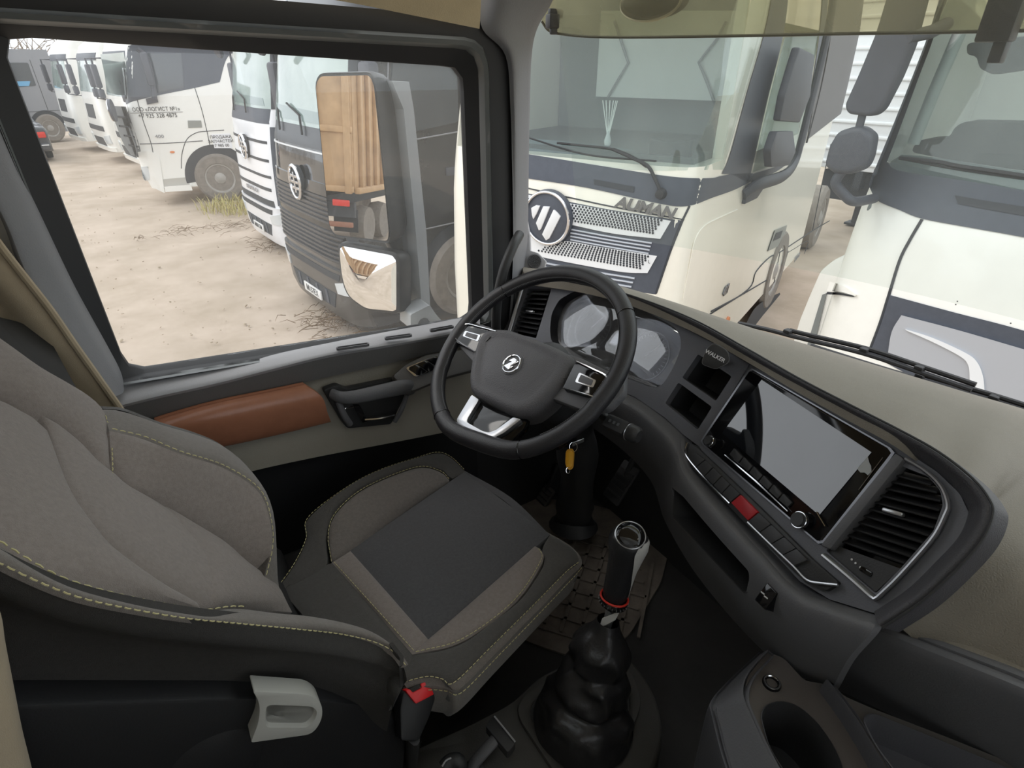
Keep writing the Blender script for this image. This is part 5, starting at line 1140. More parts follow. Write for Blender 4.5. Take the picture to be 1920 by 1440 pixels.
def tri_badge(T, c, r):
    b = root('badge', (0, 0, 0), local=True); b.parent = T.R
    lathe('badge_bed', [(0, 0), (r, 0), (r, .04), (r*.92, .05), (0, .05)], c-V((.02, 0, 0)), X1, SLATE, b, seg=40)
    tube('badge_ring', [c+V((.035, r*.93*math.cos(a), r*.93*math.sin(a))) for a in [2*PI*i/48 for i in range(48)]], r*.055, CHROME, b, seg=8, closed=True, label='chrome ring of the badge')
    q = lambda y, z: c+V((.042, y*r, z*r))
    for P in (((-.62, .05), (-.66, .30), (-.45, .42), (-.28, .42), (-.42, .12), (-.56, -.10)), ((-.44, -.22), (-.14, .42), (.14, .44), (-.22, -.42), (-.30, -.48)), ((-.16, -.60), (.30, .36), (.42, .30), (.60, .16), (.16, -.70), (.02, -.80))):
        plate('badge_bar', [q(-y if False else y, z) for y, z in P], X1, .02, PANEL_S, b, bevel=.004)
def wing_badge(T, c, r):
    b = root('badge', (0, 0, 0), local=True); b.parent = T.R
    el = lambda k, x: [c+V((x, r*.86*k*math.cos(a), r*k*math.sin(a))) for a in [2*PI*i/40 for i in range(40)]]
    plate('badge_bed', el(.95, .02), X1, .05, DARKG, b); tube('badge_ring', el(.93, .03), r*.11, CHROME, b, seg=8, closed=True, label='chrome oval ring of the badge')
    box('badge_bar', c+V((.035, 0, 0)), (.02, r*.15, r*1.2), CHROME, b, r=.004)
    for i in (-1, 0, 1):
        for sg in (-1, 1): box('badge_bar', c+V((.035, sg*r*.34, i*r*.34+r*.02)), (.02, r*.42, r*.17), CHROME, b, r=.004)
def lorry_cream():
    T = Lorry('lorry', 2.67, 3.59, 202, 'cream lorry with perforated silver grille and round striped badge facing our windscreen', [(.35, .0), (.6, .05), (1.2, .05), (1.85, .01), (2.05, -.02), (2.2, -.05), (3.0, -.24), (3.5, -.4), (3.7, -.7)], hw=1.08, D=.30, paint=CREAM, length=5.4)
    T.body([.35, .6, .9, 1.2, 1.5, 1.85, 2.05, 2.2, 2.4, 2.7, 3.0, 3.3, 3.5, 3.7])
    gl = [(900, -60), (900, 272), (990, 288), (1127, 310), (1258, 330), (1330, 333), (1352, 322), (1368, 285), (1400, 170), (1432, 60), (1452, -30), (1300, -60)]
    wn = [(1470, 70), (1441, 190), (1410, 324), (1450, 312), (1487, 298), (1500, 255), (1520, 160), (1534, 66), (1505, 50)]
    T.hollow((-.72, 0, 2.80), (2.2, 2.0, 1.20)); T.hollow((-.26, .62, 2.80), (.72, 1.14, 1.20))
    xs = [T.hit(*p, .02).x for p in wn]; T.hollow(((min(xs)+max(xs))/2, 1.06, 2.62), (max(xs)-min(xs)-.02, .5, .92))
    # black mask round the glass, continuing along the side as the window band
    bot = [(880, 318), (985, 334), (1100, 352), (1243, 383), (1292, 386), (1335, 371), (1377, 356), (1408, 340)]
    T.panel('lower_mask', [[(880, 274), (990, 289), (1127, 311), (1258, 331), (1330, 334), (1352, 330), (1385, 325), (1412, 325)], [(880, 296), (988, 312), (1115, 332), (1250, 357), (1310, 360), (1345, 350), (1381, 341), (1410, 332)], bot], SLATE)
    T.panel('pillar_mask', [[(1454, -40), (1434, 60), (1402, 170), (1370, 287), (1354, 326)], [(1470, -40), (1452, 60), (1421, 175), (1388, 290), (1374, 328)], [(1482, -40), (1469, 64), (1439, 188), (1408, 324), (1400, 342)]], SLATE)
    T.panel('window_band', [[(1412, 326), (1450, 314), (1489, 300), (1503, 256), (1522, 162), (1537, 60), (1545, -40)], [(1408, 342), (1455, 322), (1496, 290), (1512, 258), (1530, 170), (1547, 60), (1556, -40)]], SLATE)
    T.panel('quarter_panel', [[(1514, 262), (1532, 165), (1550, 60), (1560, -40)], [(1577, 213), (1592, 150), (1612, 60), (1625, -40)]], mat('quarter_dark', '5c595b', .5, var=.06), off=.008, smooth=False)
    T.groove('seam', [(1565, -40), (1556, 66), (1538, 165), (1512, 268)], .012, RUB, .006)
    T.panel('windscreen', [[(900, -60), (1000, -60), (1300, -60), (1452, -30)], [(900, 60), (1000, 60), (1250, 60), (1432, 60)], [(900, 180), (1000, 185), (1250, 195), (1398, 175)], [(900, 272), (990, 288), (1180, 318), (1356, 318)]], GLS('cream_screen', (.87, .91, .90), .09), off=.004, thick=.006)
    T.panel('side_window', [[(1472, 70), (1534, 66)], [(1441, 190), (1518, 170)], [(1411, 323), (1487, 298)]], GLS('cream_side_glass', (.80, .86, .85), .10), off=.002, thick=.006, nu=4)
    # inside the cab: rear bunk wall with chevron lines, dash shelf, seat, bag, reed diffuser
    I = root('cab_interior', (0, 0, 0), local=True); I.parent = T.R
    wl = mat('cab_panel_white', 'f3f5f3', .6); gr = mat('cab_lining_grey', '6e7676', .8)
    box('rear_wall', (-1.78, 0, 2.8), (.05, 1.98, 1.2), gr, I); box('cab_floor', (-1.0, 0, 2.22), (1.5, 1.98, .04), mat('cab_dark', '3c4444', .8), I)
    P = [T.xp(*p, -1.55) for p in ((1127, 20), (1117, 181), (1372, 190), (1402, 20))]; plate('bunk_panel', P, X1, .04, wl, I)
    for L in (((1152, 40), (1163, 72), (1178, 118), (1160, 148), (1140, 182)), ((1362, 40), (1345, 72), (1310, 117), (1325, 152), (1338, 188))):
        tube('chevron_line', [T.xp(*p, -1.53) for p in L], .012, GREYP, I, seg=6)
    P = [T.xp(*p, -.40) for p in ((985, 258), (1120, 272), (1230, 288), (1292, 295))]
    skin('dash_shelf', [P, [p+V((.22, 0, -.08)) for p in P], [V((p.x+.26, p.y, 2.16)) for p in P]], mat('cab_teal_dark', '5c6a6f', .7), I, n=(0, 0, 1), thick=.02)
    sd = mat('cab_seat_dark', '25292b', .8)
    plate('seat_headrest', rnd([T.xp(*p, -.75) for p in ((1330, 228), (1338, 220), (1352, 222), (1360, 238), (1358, 262), (1340, 262), (1328, 246))], .03), X1, .1, sd, I, bevel=.02)
    plate('seat_back', rnd([T.xp(*p, -.7) for p in ((1322, 236), (1336, 236), (1358, 262), (1352, 300), (1335, 330), (1296, 322))], .03), X1, .14, sd, I, bevel=.02)
    plate('bag', rnd([T.xp(*p, -.30) for p in ((1218, 258), (1250, 266), (1280, 266), (1298, 261), (1290, 306), (1216, 298))], .02), X1, .08, sd, I, bevel=.01)
    b = T.xp(1140, 256, -.32); lathe('diffuser_bottle', [(.022, -.06), (.028, -.03), (.012, .02), (.012, .04)], b, Z1, LAMPW, I, seg=14)
    bm = bmesh.new()
    for i in range(6): add_tube(bm, [b+V((0, 0, -.02)), b+V((.02*math.cos(i), (i-2.5)*.022, .24))], .0035, 5)
    fin('diffuser_reed', bm, wl, I, kind='stuff')
    # grille
    T.panel('grille_bed', [[(900, 352), (985, 362), (1060, 377), (1160, 396), (1282, 414)], [(900, 420), (985, 432), (1060, 448), (1150, 470), (1255, 482)], [(900, 500), (985, 512), (1060, 526), (1140, 540), (1230, 552)]], SLATE, off=.004)
    holes = bmesh.new()
    def perf(name, top, bot_, rows, cols, r):
        T.panel(name, [top, bot_], PANEL_S, off=.014, thick=.02, nv=3)
        A, B = resamp([V((x, y, 0)) for x, y in rows[0]], cols), resamp([V((x, y, 0)) for x, y in rows[1]], cols)
        for i in range(rows[2]):
            for j in range(cols-(i % 2)):
                t = i/(rows[2]-1); p = A[j].lerp(B[j], t)
                if i % 2: p = (p+A[j+1].lerp(B[j+1], t))/2
                o = T.hit(p.x, p.y, .016); add_lathe(holes, [(r, -.002), (r, .001), (0, .001)], o, X1, 6)
    perf('perforated_panel', [(1062, 380), (1150, 396), (1258, 414)], [(1064, 420), (1150, 438), (1238, 448)], ([(1067, 384), (1240, 413)], [(1067, 413), (1224, 437)], 7), 28, .0088)
    perf('perforated_panel', [(990, 436), (1010, 452), (1045, 460), (1060, 452), (1130, 464), (1232, 480)], [(968, 464), (1000, 478), (1060, 491), (1130, 504), (1175, 511), (1214, 512)], ([(1045, 452), (1215, 481)], [(1010, 470), (1200, 503)], 7), 32, .0085)
    perf('perforated_panel', [(955, 362), (985, 364), (1002, 368)], [(955, 420), (985, 428), (996, 430)], ([(962, 370), (998, 374)], [(962, 412), (992, 420)], 7), 6, .0088)
    fin('perforation', holes, mat('hole_dark', '33363c', .7), T.R, kind='stuff', smooth=False)
    for i in range(4):
        y0 = 430+i*6.5; T.groove('grille_slat', [(1070, y0), (1140, y0+13), (1222-i*2, y0+26)], .007, PANEL_G, .008)
    for i in range(5):
        y0 = 488+i*8; T.groove('grille_slat', [(975, y0-4), (1080, y0+16), (1190-i*3, y0+34)], .008, PANEL_G, .008)
    tri_badge(T, T.hit(1029, 408, .02), .21)
    a, b_ = T.hit(1148, 378, .01), T.hit(1262, 402, .01)
    text('model_lettering', 'AUMAN', T.hit(1207, 390, .012), b_-a, (0, 0, 1), .105, mat('letter_grey', '7d7f83', .25, metal=.7), T.R, ext=.006, bold=.004, shear=.35, xs=1.12)
    text('grille_mark', 'L', T.hit(1217, 491, .03), (0, 1, 0), (0, 0, 1), .035, INK, T.R)
    T.groove('seam', [(1293, 386), (1268, 440), (1230, 550)], .008); T.groove('seam', [(990, 353), (1150, 388), (1283, 412)], .005)
    T.groove('body_crease', [(1382, 393), (1345, 410), (1320, 424), (1303, 450), (1292, 500), (1280, 560)], .006, CREAM, .004)
    T.groove('seam', [(1330, 590), (1402, 543), (1417, 510), (1442, 483), (1462, 473), (1523, 433), (1555, 414)], .008)
    T.groove('seam', [(1333, 584), (1385, 556), (1438, 525)], .008); T.groove('seam', [(1462, 474), (1451, 530)], .006); T.groove('seam', [(1523, 434), (1540, 350), (1558, 270)], .006)
    hd = T.panel('door_handle', [[(1453, 432), (1476, 422)], [(1440, 471), (1467, 458)]], mat('handle_grey', '8b8d88', .5), off=.012, nu=4, nv=3)
    T.panel('handle_grip', [[(1456, 437), (1468, 432)], [(1450, 452), (1463, 446)]], DARKG, off=.018, nu=4, nv=3, parent=hd)
    T.groove('logo_frame', [(1470, 478), (1490, 466), (1515, 452), (1508, 476)], .004); T.groove('logo_frame', [(1470, 478), (1464, 500), (1466, 510), (1478, 470)], .005)
    a, b_ = T.hit(1480, 492, .006), T.hit(1507, 474, .006); n_ = V((0, 1, 0))
    text('side_lettering', 'FOTON', (a+b_)/2+n_*.004, (-1, 0, .0) if (b_-a).x < 0 else (1, 0, 0), (0, 0, 1), .10, GREYP, T.R, ext=.003, bold=.002)
    a = T.hit(1361, 545, .008); text('side_number', '427', a, (-1, 0, 0), (0, 0, 1), .11, mat('letter_grey', '7d7f83'), T.R, ext=.006, bold=.004)
    T.panel('wheel_arch', [[(1397, 610), (1417, 576), (1447, 556), (1462, 549)], [(1420, 640), (1440, 620), (1456, 596), (1466, 562)]], DARKG, off=.006, nv=3)
    for (x, y) in ((1363, 601), (1493, 522)): lathe('marker_lamp', [(0, 0), (.045, 0), (.04, .02), (0, .025)], T.hit(x, y, .002), Y1, ORANGE, T.R, seg=14)
    T.panel('side_vent', [[(1487, 583), (1505, 568)], [(1477, 610), (1498, 594)]], DARKG, off=.008, nu=4, nv=3)
    T.wiper('wiper', [(1045, 268), (1095, 273), (1145, 279), (1182, 292), (1212, 313)]); T.wiper('wiper', [(1150, 280), (1190, 298), (1215, 312), (1228, 335), (1240, 362)], .035, .012); T.wiper('wiper', [(990, 258), (1100, 290), (1230, 302)], .015, .006)
    lathe('wiper_pivot', [(0, 0), (.04, 0), (.03, .04), (0, .045)], T.hit(1240, 363, .0), X1, RUB, T.R, seg=16)
    T.panel('grab_recess', [[(1113, 336), (1190, 350)], [(1114, 346), (1188, 361)]], DARKG, off=.009, nu=4, nv=3)
    wx_ = T.hit(1432, 600).x; T.wheel(wx_, .96); T.wheel(wx_, -.96)
    # black bracket mirror in front of the door
    M = root('side_mirror', (0, 0, 0), local=True); M.parent = T.R
    ar = cr([V((1394, 366, 0)), V((1422, 346, 0)), V((1468, 330, 0)), V((1490, 305, 0)), V((1502, 265, 0)), V((1522, 185, 0)), V((1543, 100, 0)), V((1558, 30, 0)), V((1566, -30, 0))], 5)
    ays = [1.27, 1.36, 1.42, 1.44]; P = []
    for i, p in enumerate(ar): P.append(T.yp(p.x, p.y, 1.09+.15*min(1, i/10)))
    tube('mirror_arm', P, .055, SLATE2, M, seg=10, flat=.6, up=(0, 1, 0))
    plate('mirror_base', rnd([T.hit(*p, .03) for p in ((1397, 383), (1404, 350), (1440, 328), (1436, 348), (1420, 372))], .01), Y1, .04, SLATE2, M, bevel=.008)
    plate('mirror_head', rnd([T.yp(*p, 1.26) for p in ((1500, 88), (1528, 102), (1520, 180), (1500, 230), (1463, 227), (1472, 180), (1487, 130))], .02), Y1, .06, SLATE2, M, bevel=.015)
    plate('mirror_head', rnd([T.yp(*p, 1.26) for p in ((1457, 247), (1487, 246), (1492, 285), (1480, 310), (1447, 314), (1445, 283))], .03), Y1, .06, SLATE2, M, bevel=.015)
    tk = T.yp(1540, 492, .80); lathe('air_tank', [(0, 0), (.20, .01), (.25, .05), (.25, .80), (.20, .84), (0, .85)], tk, (-1, 0, 0), CREAM, T.R, seg=28)
    lathe('tank_cap', [(0, 0), (.05, 0), (.05, .05), (0, .06)], tk+V((-.45, .08, .245)), (0, .2, 1), GREYP, T.R, seg=14)
    T.wheel(-7.2, .9); T.wheel(-7.2, -.9); T.chassis(-5.4, -8.5)
lorry_cream()
def lorry_near():
    T = Lorry('lorry', 4.05, .79, 187, 'white lorry at the right with two dark mirrors and a grey lower grille blade', [(.35, .02), (.6, .06), (1.0, .08), (1.6, .05), (1.95, .0), (2.1, -.05), (3.0, -.27), (3.4, -.42), (3.6, -.7)], hw=1.22, D=.42, n=3.6, paint=WHITE, length=2.2)
    T.body([.35, .6, .8, 1.0, 1.3, 1.6, 1.8, 1.95, 2.1, 2.4, 2.7, 3.0, 3.4, 3.6])
    gl = [(1785, -60), (1752, 60), (1718, 150), (1683, 245), (1662, 300), (1668, 312), (1700, 322), (1810, 338), (1920, 357), (2200, 412), (2230, -60)]
    T.hollow((-.72, 0, 2.78), (2.2, 2.30, 1.22))
    T.panel('windscreen', [[(1785, -60), (1900, -60), (2230, -60)], [(1752, 60), (1890, 60), (2226, 60)], [(1700, 198), (1870, 205), (2216, 230)], [(1662, 302), (1850, 342), (2200, 412)]], GLS('near_screen', (.87, .91, .90), .11), off=.004, thick=.006)
    T.panel('screen_border', [[(1778, -60), (1742, 60), (1705, 158), (1668, 250), (1640, 318)], [(1787, -60), (1754, 60), (1720, 152), (1685, 247), (1662, 306)]], SLATE, off=.006, nv=3)
    T.panel('lower_mask', [[(1640, 316), (1663, 304), (1672, 314), (1700, 323), (1810, 339), (1920, 358), (2200, 414)], [(1630, 345), (1655, 350), (1690, 360), (1735, 372), (1820, 390), (1920, 405), (2200, 460)], [(1632, 355), (1645, 376), (1687, 394), (1729, 410), (1820, 427), (1920, 445), (2200, 500)]], SLATE, off=.006)
    h = T.panel('grab_recess', [[(1790, 366), (1860, 378), (1990, 398)], [(1796, 382), (1860, 394), (1985, 416)]], DARKG, off=.010, nv=3)
    I = root('cab_interior', (0, 0, 0), local=True); I.parent = T.R
    gr = mat('near_lining', 'c5c9c7', .8); sd = mat('cab_seat_dark', '3a3e40')
    box('rear_wall', (-1.85, 0, 2.7), (.05, 2.2, 1.6), gr, I)
    P = [T.xp(*p, -.45) for p in ((1690, 290), (1760, 296), (1900, 318), (2150, 350))]
    skin('dash_shelf', [P, [p+V((.2, 0, -.06)) for p in P], [V((p.x+.32, p.y, 1.98)) for p in P]], mat('near_dash', '727a7a', .7), I, n=(0, 0, 1), thick=.02)
    plate('cluster_hood', rnd([T.xp(*p, -.5) for p in ((1706, 285), (1722, 262), (1780, 258), (1790, 238), (1808, 228), (1990, 232), (2020, 330), (1900, 318), (1760, 296))], .04), X1, .25, sd, I, bevel=.03)
    plate('header_shelf', rnd([T.xp(*p, -.35) for p in ((1812, 82), (1830, 78), (1990, 60), (2000, 120), (1860, 140), (1836, 128), (1830, 106), (1812, 102))], .02), X1, .12, sd, I, bevel=.02)
    tube('interior_pillar', [T.xp(*p, -.35) for p in ((1800, 60), (1752, 170), (1712, 270))], .035, gr, I, seg=10)
    T.wiper('wiper', [(1687, 296), (1760, 304), (1800, 312), (1920, 330), (2100, 362)], .03, .012); T.wiper('wiper', [(1690, 298), (1800, 318), (1925, 336)], .018, .006)
    T.groove('seam', [(1729, 411), (1706, 450), (1687, 488), (1667, 552), (1650, 606), (1628, 664)], .009)
    T.panel('grille_bed', [[(1668, 553), (1790, 586), (1920, 620), (2150, 690)], [(1652, 606), (1780, 640), (1910, 676), (2150, 745)], [(1630, 664), (1760, 730), (1900, 780), (2150, 850)]], SLATE, off=.006)
    T.panel('grille_blade_panel', [[(1690, 591), (1800, 620), (1920, 655), (2150, 722)], [(1672, 622), (1790, 655), (1910, 690), (2150, 755)], [(1664, 668), (1770, 712), (1890, 752), (2150, 830)]], PANEL_G, off=.03, thick=.05, label='grey lower grille panel')
    T.panel('chrome_blade', [[(1697, 617), (1750, 634), (1811, 662), (1832, 679), (1843, 705), (1846, 735)], [(1700, 620), (1748, 641), (1800, 668), (1815, 684), (1818, 706), (1818, 732)]], PANEL_S, off=.045, thick=.03, nv=3)
    fp = lambda pts: [T.xp(x, y, -.22) for x, y in pts]
    plate('front_fender', rnd(fp(((1600, 470), (1562, 488), (1537, 508), (1516, 556), (1498, 600), (1478, 670), (1560, 720), (1650, 700), (1650, 480))), .03), X1, .5, WHITE, T.R, bevel=.02)
    plate('lamp_strip', fp(((1551, 549), (1543, 552), (1520, 628), (1508, 670), (1520, 672), (1532, 628)))[:], X1, .01, mat('lamp_smoke', '7d8384', .2, coat=.5), T.R).location.x += .012
    T.panel('lamp_recess', [[(1551, 547), (1575, 549), (1602, 555)], [(1549, 552), (1573, 553), (1600, 557)]], DARKG, off=.008, nv=2)
    T.panel('lamp_brow', [[(1556, 528), (1580, 536), (1606, 553)], [(1550, 546), (1575, 547), (1603, 555)]], WHITE, off=.02, thick=.03, nv=3)
    for x, y in ((1795, 565), (1792, 571), (1895, 606)): lathe('bug_spot', [(0, 0), (.004, 0), (0, .002)], T.hit(x, y, .001), X1, DARKG, T.R, seg=6)
    M = root('side_mirror', (0, 0, 0), local=True); M.parent = T.R; xm = .22
    q = lambda x, y: T.xp(x, y, xm)
    plate('mirror_head', rnd([q(*p) for p in ((1668, -30), (1640, 63), (1608, 140), (1582, 198), (1588, 214), (1633, 219), (1650, 207), (1682, 145), (1707, 83), (1736, -30))], .03, 4), X1, .12, SLATE2, M, bevel=.035, seg=4)
    plate('mirror_head', rnd([q(*p) for p in ((1600, 237), (1617, 238), (1637, 254), (1630, 296), (1620, 317), (1592, 328), (1562, 327), (1543, 311), (1552, 275), (1568, 247))], .03, 4), X1, .12, SLATE2, M, bevel=.035, seg=4)
    tube('mirror_link', [q(1612, 210)+V((-.05, 0, 0)), q(1603, 245)+V((-.05, 0, 0))], .022, SLATE2, M, seg=10)
    tube('mirror_arm', cr([q(1572, 322)+V((-.05, 0, 0)), q(1560, 345)+V((-.05, 0, 0)), q(1572, 368)+V((-.08, 0, 0)), T.xp(1602, 378, .1), T.xp(1640, 372, -.1)], 6), .03, SLATE2, M, seg=10)
    tube('mirror_arm', [q(1700, 70), T.xp(1745, 60, 0), T.xp(1775, 45, -.2)], .035, SLATE2, M, seg=10)
    T.wheel(-1.5, 1.05); T.wheel(-1.5, -1.05); T.chassis()
lorry_near()
def winged(x, y, deg, label, dark, hw=1.08, plate_txt='', word=None):
    p = BLACKP if dark else WHITE2
    T = Lorry('lorry', x, y, deg, label, [(.14, -.02), (.3, .03), (.9, .06), (1.6, .02), (2.05, -.04), (2.2, -.09), (3.1, -.30), (3.6, -.5), (3.8, -.9)], hw=hw, D=.32, n=4, paint=p, length=2.2)
    T.body([.14, .3, .6, .9, 1.2, 1.6, 1.9, 2.05, 2.2, 2.6, 3.1, 3.4, 3.6, 3.8]); w = hw
    T.fpan('lower_mask', [(-w*.985, 2.02), (w*.985, 2.02)], [(-w*.985, 2.22), (w*.985, 2.22)], SLATE if not dark else mat('mask_black', '3a3d42', .3), n=24)
    T.fpan('windscreen', [(-w*.93, 2.22), (w*.93, 2.22)], [(-w*.88, 3.08), (w*.88, 3.08)], SCREEN, off=.01, n=24)
    T.fpan('screen_border', [(-w*.99, 2.22), (-w*.93, 2.22)], [(-w*.97, 3.15), (-w*.88, 3.12)], DARKG, off=.012, n=6); T.fpan('screen_border', [(w*.93, 2.22), (w*.99, 2.22)], [(w*.88, 3.12), (w*.97, 3.15)], DARKG, off=.012, n=6)
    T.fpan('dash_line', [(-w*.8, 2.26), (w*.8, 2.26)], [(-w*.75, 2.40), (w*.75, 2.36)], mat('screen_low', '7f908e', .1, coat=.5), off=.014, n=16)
    for yy in (-.55, .15): tube('wiper', [T.fl(yy, 2.14, .03), T.fl(yy-.12, 2.32, .03), T.fl(yy-.5, 2.42, .035)], .012, RUB, T.R, seg=6)
    wing_badge(T, T.fl(0, 1.64, .03), .19)
    if dark:
        T.fpan('upper_band', [(-w*.9, 1.58), (w*.9, 1.58)], [(-w*.9, 1.70), (w*.9, 1.70)], mat('band_black', '1f2022', .1, coat=.6), off=.02, n=20)
        for i in range(13):
            z = .90+i*.05+(.05 if i > 6 else 0)
            T.fpan('grille_slat', [(-w*.86, z), (w*.86, z)], [(-w*.86, z+.022), (w*.86, z+.022)], mat('slat_black', '3b3c3f', .35), off=.03, n=18, nv=1)
        T.fpan('grille_bed', [(-w*.88, .88), (w*.88, .88)], [(-w*.88, 1.57), (w*.88, 1.57)], PL_GLOSS, off=.012, n=18)
        T.fpan('hood_line', [(-w*.9, 1.985), (w*.9, 1.985)], [(-w*.9, 2.0), (w*.9, 2.0)], PANEL_S, off=.014, n=18, nv=1)
        bc = mat('bumper_black', '4a4744', .35, coat=.2)
    else:
        for z in (1.76, 1.50, 1.26): T.fpan('grille_slit', [(-w*.84, z-.02), (w*.84, z-.02)], [(-w*.84, z+.02), (w*.84, z+.02)], DARKG, off=.006, n=18, nv=1)
        T.fpan('grille_slit', [(-w*.8, 1.04), (w*.8, 1.04)], [(-w*.8, 1.09), (w*.8, 1.09)], DARKG, off=.006, n=18, nv=1)
        T.fpan('grille_gap', [(-w*.82, .80), (w*.82, .80)], [(-w*.82, .90), (w*.82, .90)], DARKG, off=.008, n=18, nv=1)
        if word: text('front_lettering', word, T.fl(0, .985, .02), (0, 1, 0), (0, 0, 1), .085, GREYP, T.R, ext=.004, bold=.003, xs=2.2)
        bc = WHITE2
    T.fpan('bumper', [(-w*.99, .16), (w*.99, .16)], [(-w*.995, .80), (w*.995, .80)], bc, off=.035, thick=.06, n=24)
    T.fpan('bumper_slot', [(-w*.74, .68), (w*.74, .68)], [(-w*.78, .76), (w*.78, .76)], DARKG, off=.042, n=16, nv=2)
    T.fpan('bumper_intake', [(-w*.52, .30), (w*.52, .30)], [(-w*.62, .50), (w*.62, .50)], DARKG, off=.042, n=16, nv=2)
    for yy in (-.42, -.14, .14, .42): T.fpan('intake_bar', [(yy-.03, .32), (yy+.03, .32)], [(yy-.03, .49), (yy+.03, .49)], SLATE, off=.052, n=3, nv=1)
    for sg in (-1, 1):
        T.fpan('headlamp', [(sg*w*.68, .52), (sg*w*.955, .54)], [(sg*w*.66, .64), (sg*w*.955, .72)], LAMPW, off=.05, n=8)
        T.fpan('corner_panel', [(sg*w*.90, .84), (sg*w*.985, .84)], [(sg*w*.92, 1.98), (sg*w*.985, 1.98)], DARKG if dark else SLATE, off=.008, n=6)
        T.wheel(-1.45, sg*(w-.08))
    plate_sign(T, T.fl(0, .36, .06), plate_txt)
    # left flank: door window, seams, mirror
    plate('side_window', rnd([T.sl(x_, z_, .012) for x_, z_ in ((-.55, 2.15), (-1.45, 2.25), (-1.45, 3.05), (-.75, 3.0))], .06), Y1, .02, TINT, T.R)
    for pts in (((-.48, .9), (-.55, 2.1), (-.7, 3.1)), ((-1.55, .9), (-1.55, 3.2)), ((-.48, 1.15), (-2.1, 1.2)), ((-.5, 2.08), (-2.1, 2.2))): tube('seam', [T.sl(a, b, .004) for a, b in pts], .008, DARKG if not dark else GREYP, T.R, seg=5)
    box('door_handle', T.sl(-1.35, 1.75, .01), (.2, .03, .09), SLATE, T.R, r=.01)
    plate('wheel_arch', [T.sl(-1.45+.66*math.cos(a), .52+.66*math.sin(a), .006) for a in [PI*i/20 for i in range(21)]], Y1, .02, DARKG, T.R)
    m = root('front_mirror', (0, 0, 0), local=True); m.parent = T.R
    c = T.fl(-w*.62, 2.98, .25); lathe('mirror_head', [(0, -.03), (.09, -.03), (.105, .0), (.09, .03), (0, .035)], c, (1, .2, -.3), SLATE2, m, seg=24)
    tube('mirror_arm', [c, T.fl(-w*.62, 3.3, .2), T.fl(-w*.62, 3.4, 0)], .015, SLATE2, m, seg=8)
    s2 = root('side_mirror', (0, 0, 0), local=True); s2.parent = T.R
    for sg in (-1, 1):
        box('mirror_head', (-.35, sg*(w+.18), 2.55), (.12, .24, .55), SLATE2, s2, r=.04); box('mirror_head', (-.35, sg*(w+.18), 2.10), (.12, .24, .24), SLATE2, s2, r=.04)
        tube('mirror_arm', [V((-.4, sg*(w-.02), 3.0)), V((-.35, sg*(w+.15), 2.98)), V((-.35, sg*(w+.15), 1.95)), V((-.4, sg*(w-.02), 1.93))], .02, SLATE2, s2, seg=8)
    T.chassis(); return T
winged(1.66, 6.95, 186, 'black lorry with chrome oval winged badge seen behind our door mirror', True, plate_txt='М157ЕХ')
winged(1.80, 10.7, 185, 'cool-white lorry with chrome oval winged badge next to the black one', False, plate_txt='М081ОМ', word='SHOLO')
